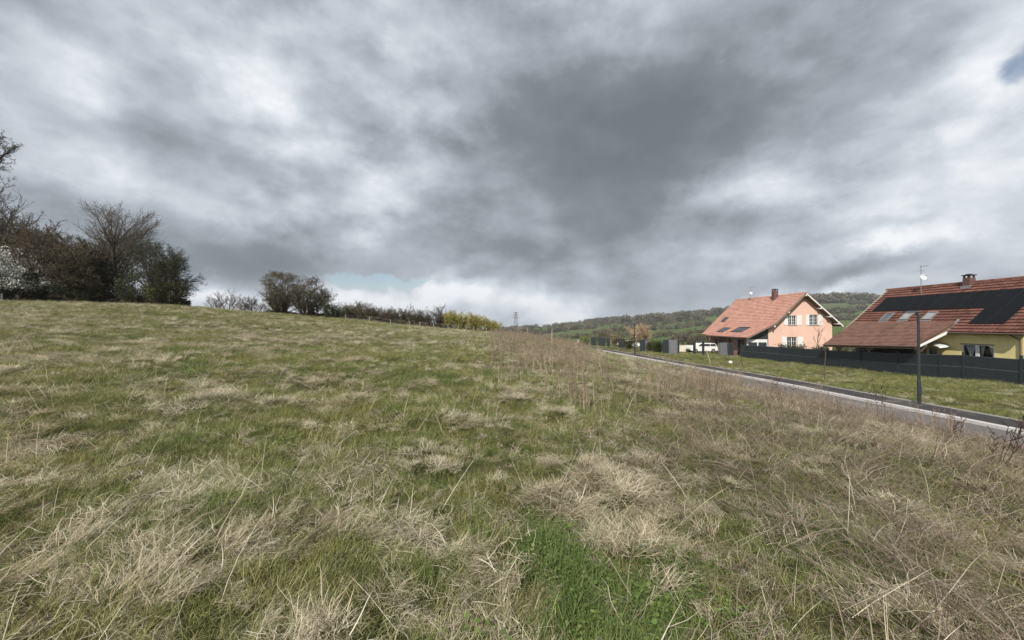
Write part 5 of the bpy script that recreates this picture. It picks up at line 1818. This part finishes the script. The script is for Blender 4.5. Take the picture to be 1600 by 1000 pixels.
Yv = 62.0
side_vehicle('parked_car', 'white estate car parked behind the dark gate posts left of the salmon house', 'car', px2x(1079, Yv), px2x(1122, Yv), Yv, h1(px2x(1100, Yv), Yv),
             [(0, .4), (.0, .8), (.05, .95), (.22, 1.03), (.36, 1.50), (.90, 1.50), (.98, 1.05), (1, .4), (.9, .25), (.1, .25)],
             [[(.27, 1.05), (.48, 1.05), (.48, 1.42), (.37, 1.42)], [(.50, 1.05), (.70, 1.05), (.70, 1.42), (.50, 1.42)], [(.72, 1.05), (.93, 1.05), (.88, 1.42), (.72, 1.42)]], (.18, .82), 'white', 1.8)
Yc = 70.0
side_vehicle('parked_car', 'pale grey parked car seen between the screen slabs left of the lamp post', 'car', px2x(968, Yc + 5), px2x(1000, Yc + 5), Yc + 5, h1(px2x(985, Yc + 5), Yc + 5),
             [(0, .4), (.0, .75), (.05, .9), (.26, .98), (.40, 1.42), (.72, 1.45), (.88, 1.0), (.98, .92), (1, .4), (.9, .25), (.1, .25)],
             [[(.31, 1.0), (.56, 1.0), (.56, 1.36), (.42, 1.36)], [(.58, 1.0), (.83, 1.0), (.72, 1.36), (.58, 1.36)]], (.2, .8), 'white', 1.7)


def low_wall():
    Y = 64.0
    x0, x1 = px2x(1061, Y), px2x(1084, Y)
    z = h1((x0 + x1) / 2, Y)
    root = empty('garden_wall', ((x0 + x1) / 2, Y, z), 'low cream garden wall between the wider gabion and the white car', 'wall')
    MB().box(x0, x1, Y, Y + .25, z - .2, z + 1.0).build('wall_panel', M['cream'], root)
    MB().box(x0 - .04, x1 + .04, Y - .04, Y + .29, z + 1.002, z + 1.08).build('coping', M['kerb'], root)


low_wall()


def stake(label, px, Y, h, dx, mat='wood_pale', w=.06, name='wooden_stake'):
    x = px2x(px, Y); z = h1(x, Y)
    root = empty(name, (x, Y, z), label, 'stake')
    mb = MB(); mb.bar((x, Y, z - .2), (x + dx, Y, z + h), w)
    mb.build('shaft', M[mat], root)
    MB().bar((x + dx * .96, Y, z + h + .002), (x + dx * 1.0, Y, z + h + .05), w * .6).build('tip', M[mat], root)


stake('leaning pale stake on the verge in front of the terrace', 1112, 35.0, 1.5, -.48, w=.08)
stake('short wooden stake rising from the brown weeds, left of two', 824, 40, 1.25, 0)
stake('short wooden stake rising from the brown weeds, right of two', 862, 34, 1.45, .02)
stake('white marker post on the grass crest at the left border', 2, 37.5, .8, 0, 'white', .09, 'marker_post')
stake('white marker post at the far end of the street', 903, 90, 1.3, 0, 'white', .14, 'marker_post')


def round_stone():
    Y = 40.0
    x = px2x(1141, Y); z = h1(x, Y)
    root = None
    v, f = [], []
    n, m = 14, 8
    for j in range(m + 1):
        a = math.pi * j / m
        for i in range(n):
            b = 2 * math.pi * i / n
            k = 1 + .06 * math.sin(3 * b + j)
            v.append((.19 * k * math.sin(a) * math.cos(b), .17 * k * math.sin(a) * math.sin(b), .15 + .17 * math.cos(a)))
    for j in range(m):
        for i in range(n): f.append((j * n + i, (j + 1) * n + i, (j + 1) * n + (i + 1) % n, j * n + (i + 1) % n))
    o = mesh_obj('white_stone', v, f, M['white'], smooth=True)
    o.location = (x, Y, z + .1)
    tag(o, 'small round white stone lying in the verge grass', 'stone')


round_stone()


def wire_fence():
    root = empty('wire_fence', (-14, 58, 1.0), 'low wire fence with weathered wooden posts along the crest before the hedgerow', 'fence')
    pts = [(470, 50.5), (500, 51.5), (540, 53), (577, 54), (610, 55), (640, 55.5), (656, 56), (678, 56.5), (700, 57), (716, 57.5), (740, 58), (760, 59)]
    prev = None
    for px, Y in pts:
        x = px2x(px, Y); z = h1(x, Y)
        MB().bar((x, Y, z - .2), (x + random.uniform(-.05, .05), Y, z + .85), .07).build('post', M['wood_pale'], root)
        if prev:
            wb = MB()
            for k in (.45, .8): wb.bar((prev[0], prev[1], prev[2] + k), (x, Y, z + k), .012)
            wb.build('wire', M['wire'], root)
        prev = (x, Y, z)


wire_fence()


def pylon():
    Y = 700
    x, z = px2x(806, Y), h1(px2x(806, Y), Y)
    root = empty('lattice_pylon', (x, Y, z), 'distant lattice pylon on the horizon right of the yellow willows', 'pylon')
    H = 1.6 + (HOR - 488) / F * Y - z
    mb = MB()
    w = lambda t: 3.4 * (1 - t) + .8
    n = 9
    for k in range(n):
        t0, t1 = k / n, (k + 1) / n
        for sx_, sy_ in ((-1, -1), (1, -1), (1, 1), (-1, 1)):
            a = (x + sx_ * w(t0), Y + sy_ * w(t0), z + H * t0); b = (x + sx_ * w(t1), Y + sy_ * w(t1), z + H * t1)
            mb.bar(a, b, .55)
        for s in (-1, 1):
            mb.bar((x - s * w(t0), Y - w(t0), z + H * t0), (x + s * w(t1), Y - w(t1), z + H * t1), .35)
            mb.bar((x - s * w(t0), Y + w(t0), z + H * t0), (x + s * w(t1), Y + w(t1), z + H * t1), .35)
    mb.build('tower', M['bark'], root)
    for t, L in ((.70, 6.5), (.84, 5.5), (.97, 4.5)):
        a = MB(); a.bar((x - L, Y, z + H * t), (x + L, Y, z + H * t), .5); a.bar((x - L, Y, z + H * t), (x, Y, z + H * (t + .05)), .35); a.bar((x + L, Y, z + H * t), (x, Y, z + H * (t + .05)), .35)
        a.build('cross_arm', M['bark'], root)


pylon()


def far_house(label, px, Y, wid, hgt, wall, seed):
    x = px2x(px, Y); z = h1(x, Y)
    root = empty('distant_house', (x, Y, z), label, 'house')
    MB().box(x - wid / 2, x + wid / 2, Y, Y + 8, z - 1, z + hgt).build('wall', M[wall], root)
    m = MB(); vs = [(x - wid / 2 - .5, Y - .6, z + hgt), (x + wid / 2 + .5, Y - .6, z + hgt), (x + wid / 2 + .5, Y + 8.6, z + hgt), (x - wid / 2 - .5, Y + 8.6, z + hgt), (x - wid / 2 - .5, Y + 4, z + hgt + 3.4), (x + wid / 2 + .5, Y + 4, z + hgt + 3.4)]
    m.add(vs, [(0, 1, 5, 4), (2, 3, 4, 5), (0, 4, 3), (1, 2, 5), (3, 2, 1, 0)]); m.build('roof', M['roof_far'], root)
    for k in range(3):
        xa = x - wid * .35 + k * wid * .28
        MB().box(xa, xa + wid * .12, Y - .04, Y + .02, z + hgt * .45, z + hgt * .8).build('window', M['glass'], root)


far_house('white house on the horizon left of the pylon', 793, 640, 10, 5, 'cream', 1)
far_house('small pale house among the trees below the pylon', 812, 610, 9, 4, 'cream', 2)
far_house('pale house on the far slope above the street end', 890, 620, 9, 4, 'cream', 3)


# ================================================================== far woods and hedgerows (one mass each)
def far_clump(nq, seed, flat=1.0):
    r = np.random.default_rng(seed)
    d = r.normal(size=(nq, 3)); d /= np.linalg.norm(d, axis=1)[:, None]
    rad = r.uniform(.55, 1.05, nq)[:, None]
    c = d * rad * np.array([.55, .55, .5 * flat]) + [0, 0, .5]
    u = r.normal(size=(nq, 3)); u /= np.linalg.norm(u, axis=1)[:, None]
    t = r.normal(size=(nq, 3)); w = np.cross(u, t); w /= np.linalg.norm(w, axis=1)[:, None]
    s = r.uniform(.06, .16, nq)[:, None]
    V = np.stack([c - u * s, c + w * s * .6, c + u * s, c - w * s * .6], 1).reshape(-1, 3)
    b = np.arange(nq)[:, None] * 4
    Fq = np.concatenate([b, b + 1, b + 2, b + 3], 1)
    Ft = np.concatenate([Fq[:, [0, 1, 2]], Fq[:, [0, 2, 3]]])
    return V, Ft, np.repeat(r.random(nq), 4)


lib_far = tuft_lib('crown', [lambda: [far_clump(130, 1)], lambda: [far_clump(120, 2)], lambda: [far_clump(90, 3, 1.2)], lambda: [far_clump(100, 4, .8)]], M['wood_far'])


def inv_far(px, y):
    """depth at which the far slope shows at image row y"""
    r = np.interp(px, RIDGE[:, 0], RIDGE[:, 1])
    q = np.clip((y - r) / (546 - r), 0, 1)
    return 100 + (1 - q ** (1 / 2.6)) * (RD - 100)


def hedge_line(pts, n, jit=.6):
    px = np.array([p[0] for p in pts], float); py = np.array([p[1] for p in pts], float)
    t = np.sort(rng.random(n)) * (len(pts) - 1)
    x = np.interp(t, range(len(pts)), px); y = np.interp(t, range(len(pts)), py) + rng.normal(0, jit, n)
    return x, y


def far_woods():
    PX, PY, S = [], [], []
    def add(x, y, s0, s1):
        PX.append(x); PY.append(y); S.append(rng.uniform(s0, s1, len(x)))
    # ridge woods
    n = 330; x = rng.uniform(930, 1230, n); r = np.interp(x, RIDGE[:, 0], RIDGE[:, 1]); add(x, r + rng.uniform(0, 1, n) ** 1.5 * 7 * sstep(900, 1000, x) + .2, 9, 15)
    n = 520; x = rng.uniform(1210, 1372, n); r = np.interp(x, RIDGE[:, 0], RIDGE[:, 1]); add(x, r + rng.uniform(0, 3.2, n) + .1, 15, 23)
    n = 180; x = rng.uniform(770, 945, n); r = np.interp(x, RIDGE[:, 0], RIDGE[:, 1]); add(x, r + rng.uniform(0, 1.5, n), 5, 10)
    n = 60; x, y = hedge_line([(915, 504), (935, 501)], n); add(x, y, 9, 14)
    # hedgerows over the fields
    for pts, k in (([(820, 525), (870, 518), (905, 512), (960, 506)], 70), ([(835, 521), (890, 516), (930, 513)], 35), ([(850, 531), (900, 527), (950, 521)], 26),
                   ([(780, 519), (830, 518)], 50), ([(1295, 490), (1330, 489), (1352, 484)], 60), ([(1300, 499), (1350, 498)], 70), ([(1326, 475), (1352, 474)], 16),
                   ([(960, 512), (1030, 507), (1100, 500)], 60), ([(990, 519), (1060, 513), (1110, 508)], 60), ([(1020, 527), (1110, 519)], 46), ([(930, 521), (980, 517), (1000, 515)], 36),
                   ([(940, 526), (1000, 524)], 30), ([(1050, 535), (1105, 530)], 30)):
        x, y = hedge_line(pts, k, .9); add(x, y, 6, 11)
    # scattered orchard trees on the near slope
    n = 90; x = rng.uniform(960, 1130, n); y = rng.uniform(498, 536, n)
    k = fbm(x, y * 3, 22, 2, 71) > .05; add(x[k], y[k], 5, 10)
    n = 120; x = rng.uniform(1380, 1600, n); r = np.interp(x, RIDGE[:, 0], RIDGE[:, 1]); add(x, r + rng.uniform(0, 8, n), 8, 14)
    PX, PY, S = np.concatenate(PX), np.concatenate(PY), np.concatenate(S)
    Y = inv_far(PX, PY)
    k = Y > 125
    PX, Y, S = PX[k], Y[k], S[k]
    S = S * np.clip(Y / 700, .45, 1.0)
    X = (PX - 800) / F * Y
    scatter('far_woodland', 'bare brown and dark green woods and hedgerows on the far slope', lib_far, X, Y, S, rng.uniform(0, 6.28, len(X)), sz=S * rng.uniform(.7, 1.1, len(X)), dz=-.5, tilt=.05)


far_woods()


def undergrowth():
    lib = tuft_lib('brush', [lambda: [far_clump(170, 11, .8)], lambda: [far_clump(150, 12, .8)], lambda: [far_clump(160, 13)]], M['brush'])
    X, Y, S = [], [], []
    for a, b, y0, y1, n, s0, s1 in ((-60, 284, 42.5, 46, 400, .9, 1.9), (418, 528, 51, 53, 110, .5, 1.0), (528, 700, 67, 70, 260, .9, 1.7), (694, 780, 66, 68, 110, .6, 1.1), (325, 415, 67, 70, 70, .6, 1.2)):
        y = rng.uniform(y0, y1, n); X.append((rng.uniform(a, b, n) - 800) / F * y); Y.append(y); S.append(rng.uniform(s0, s1, n))
    X, Y, S = np.concatenate(X), np.concatenate(Y), np.concatenate(S)
    scatter('undergrowth', 'dark low brambles filling the foot of the wood edge and hedgerow', lib, X, Y, S, rng.uniform(0, 6.28, len(X)), dz=-.15, sz=S * rng.uniform(.6, 1, len(X)))


M['brush'] = blade_mat('bramble_mass', [(0, (.035, .03, .018)), (.6, (.085, .07, .04)), (1, (.14, .12, .07))], trans=0, rnd=.4)
undergrowth()

# ================================================================== haze over the valley
def haze():
    m = bpy.data.materials.new('haze')
    m.use_nodes = True
    t = m.node_tree
    t.nodes.clear()
    o = N(t, 'ShaderNodeOutputMaterial'); v = N(t, 'ShaderNodeVolumePrincipled')
    v.inputs['Color'].default_value = (.86, .92, 1, 1)
    v.inputs['Density'].default_value = 0.00016
    t.links.new(v.outputs[0], o.inputs['Volume'])
    b = MB().box(-3600, 3600, -3600, 3600, -160, 150)
    h = b.build('haze', m)
    tag(h, kind='stuff')


haze()
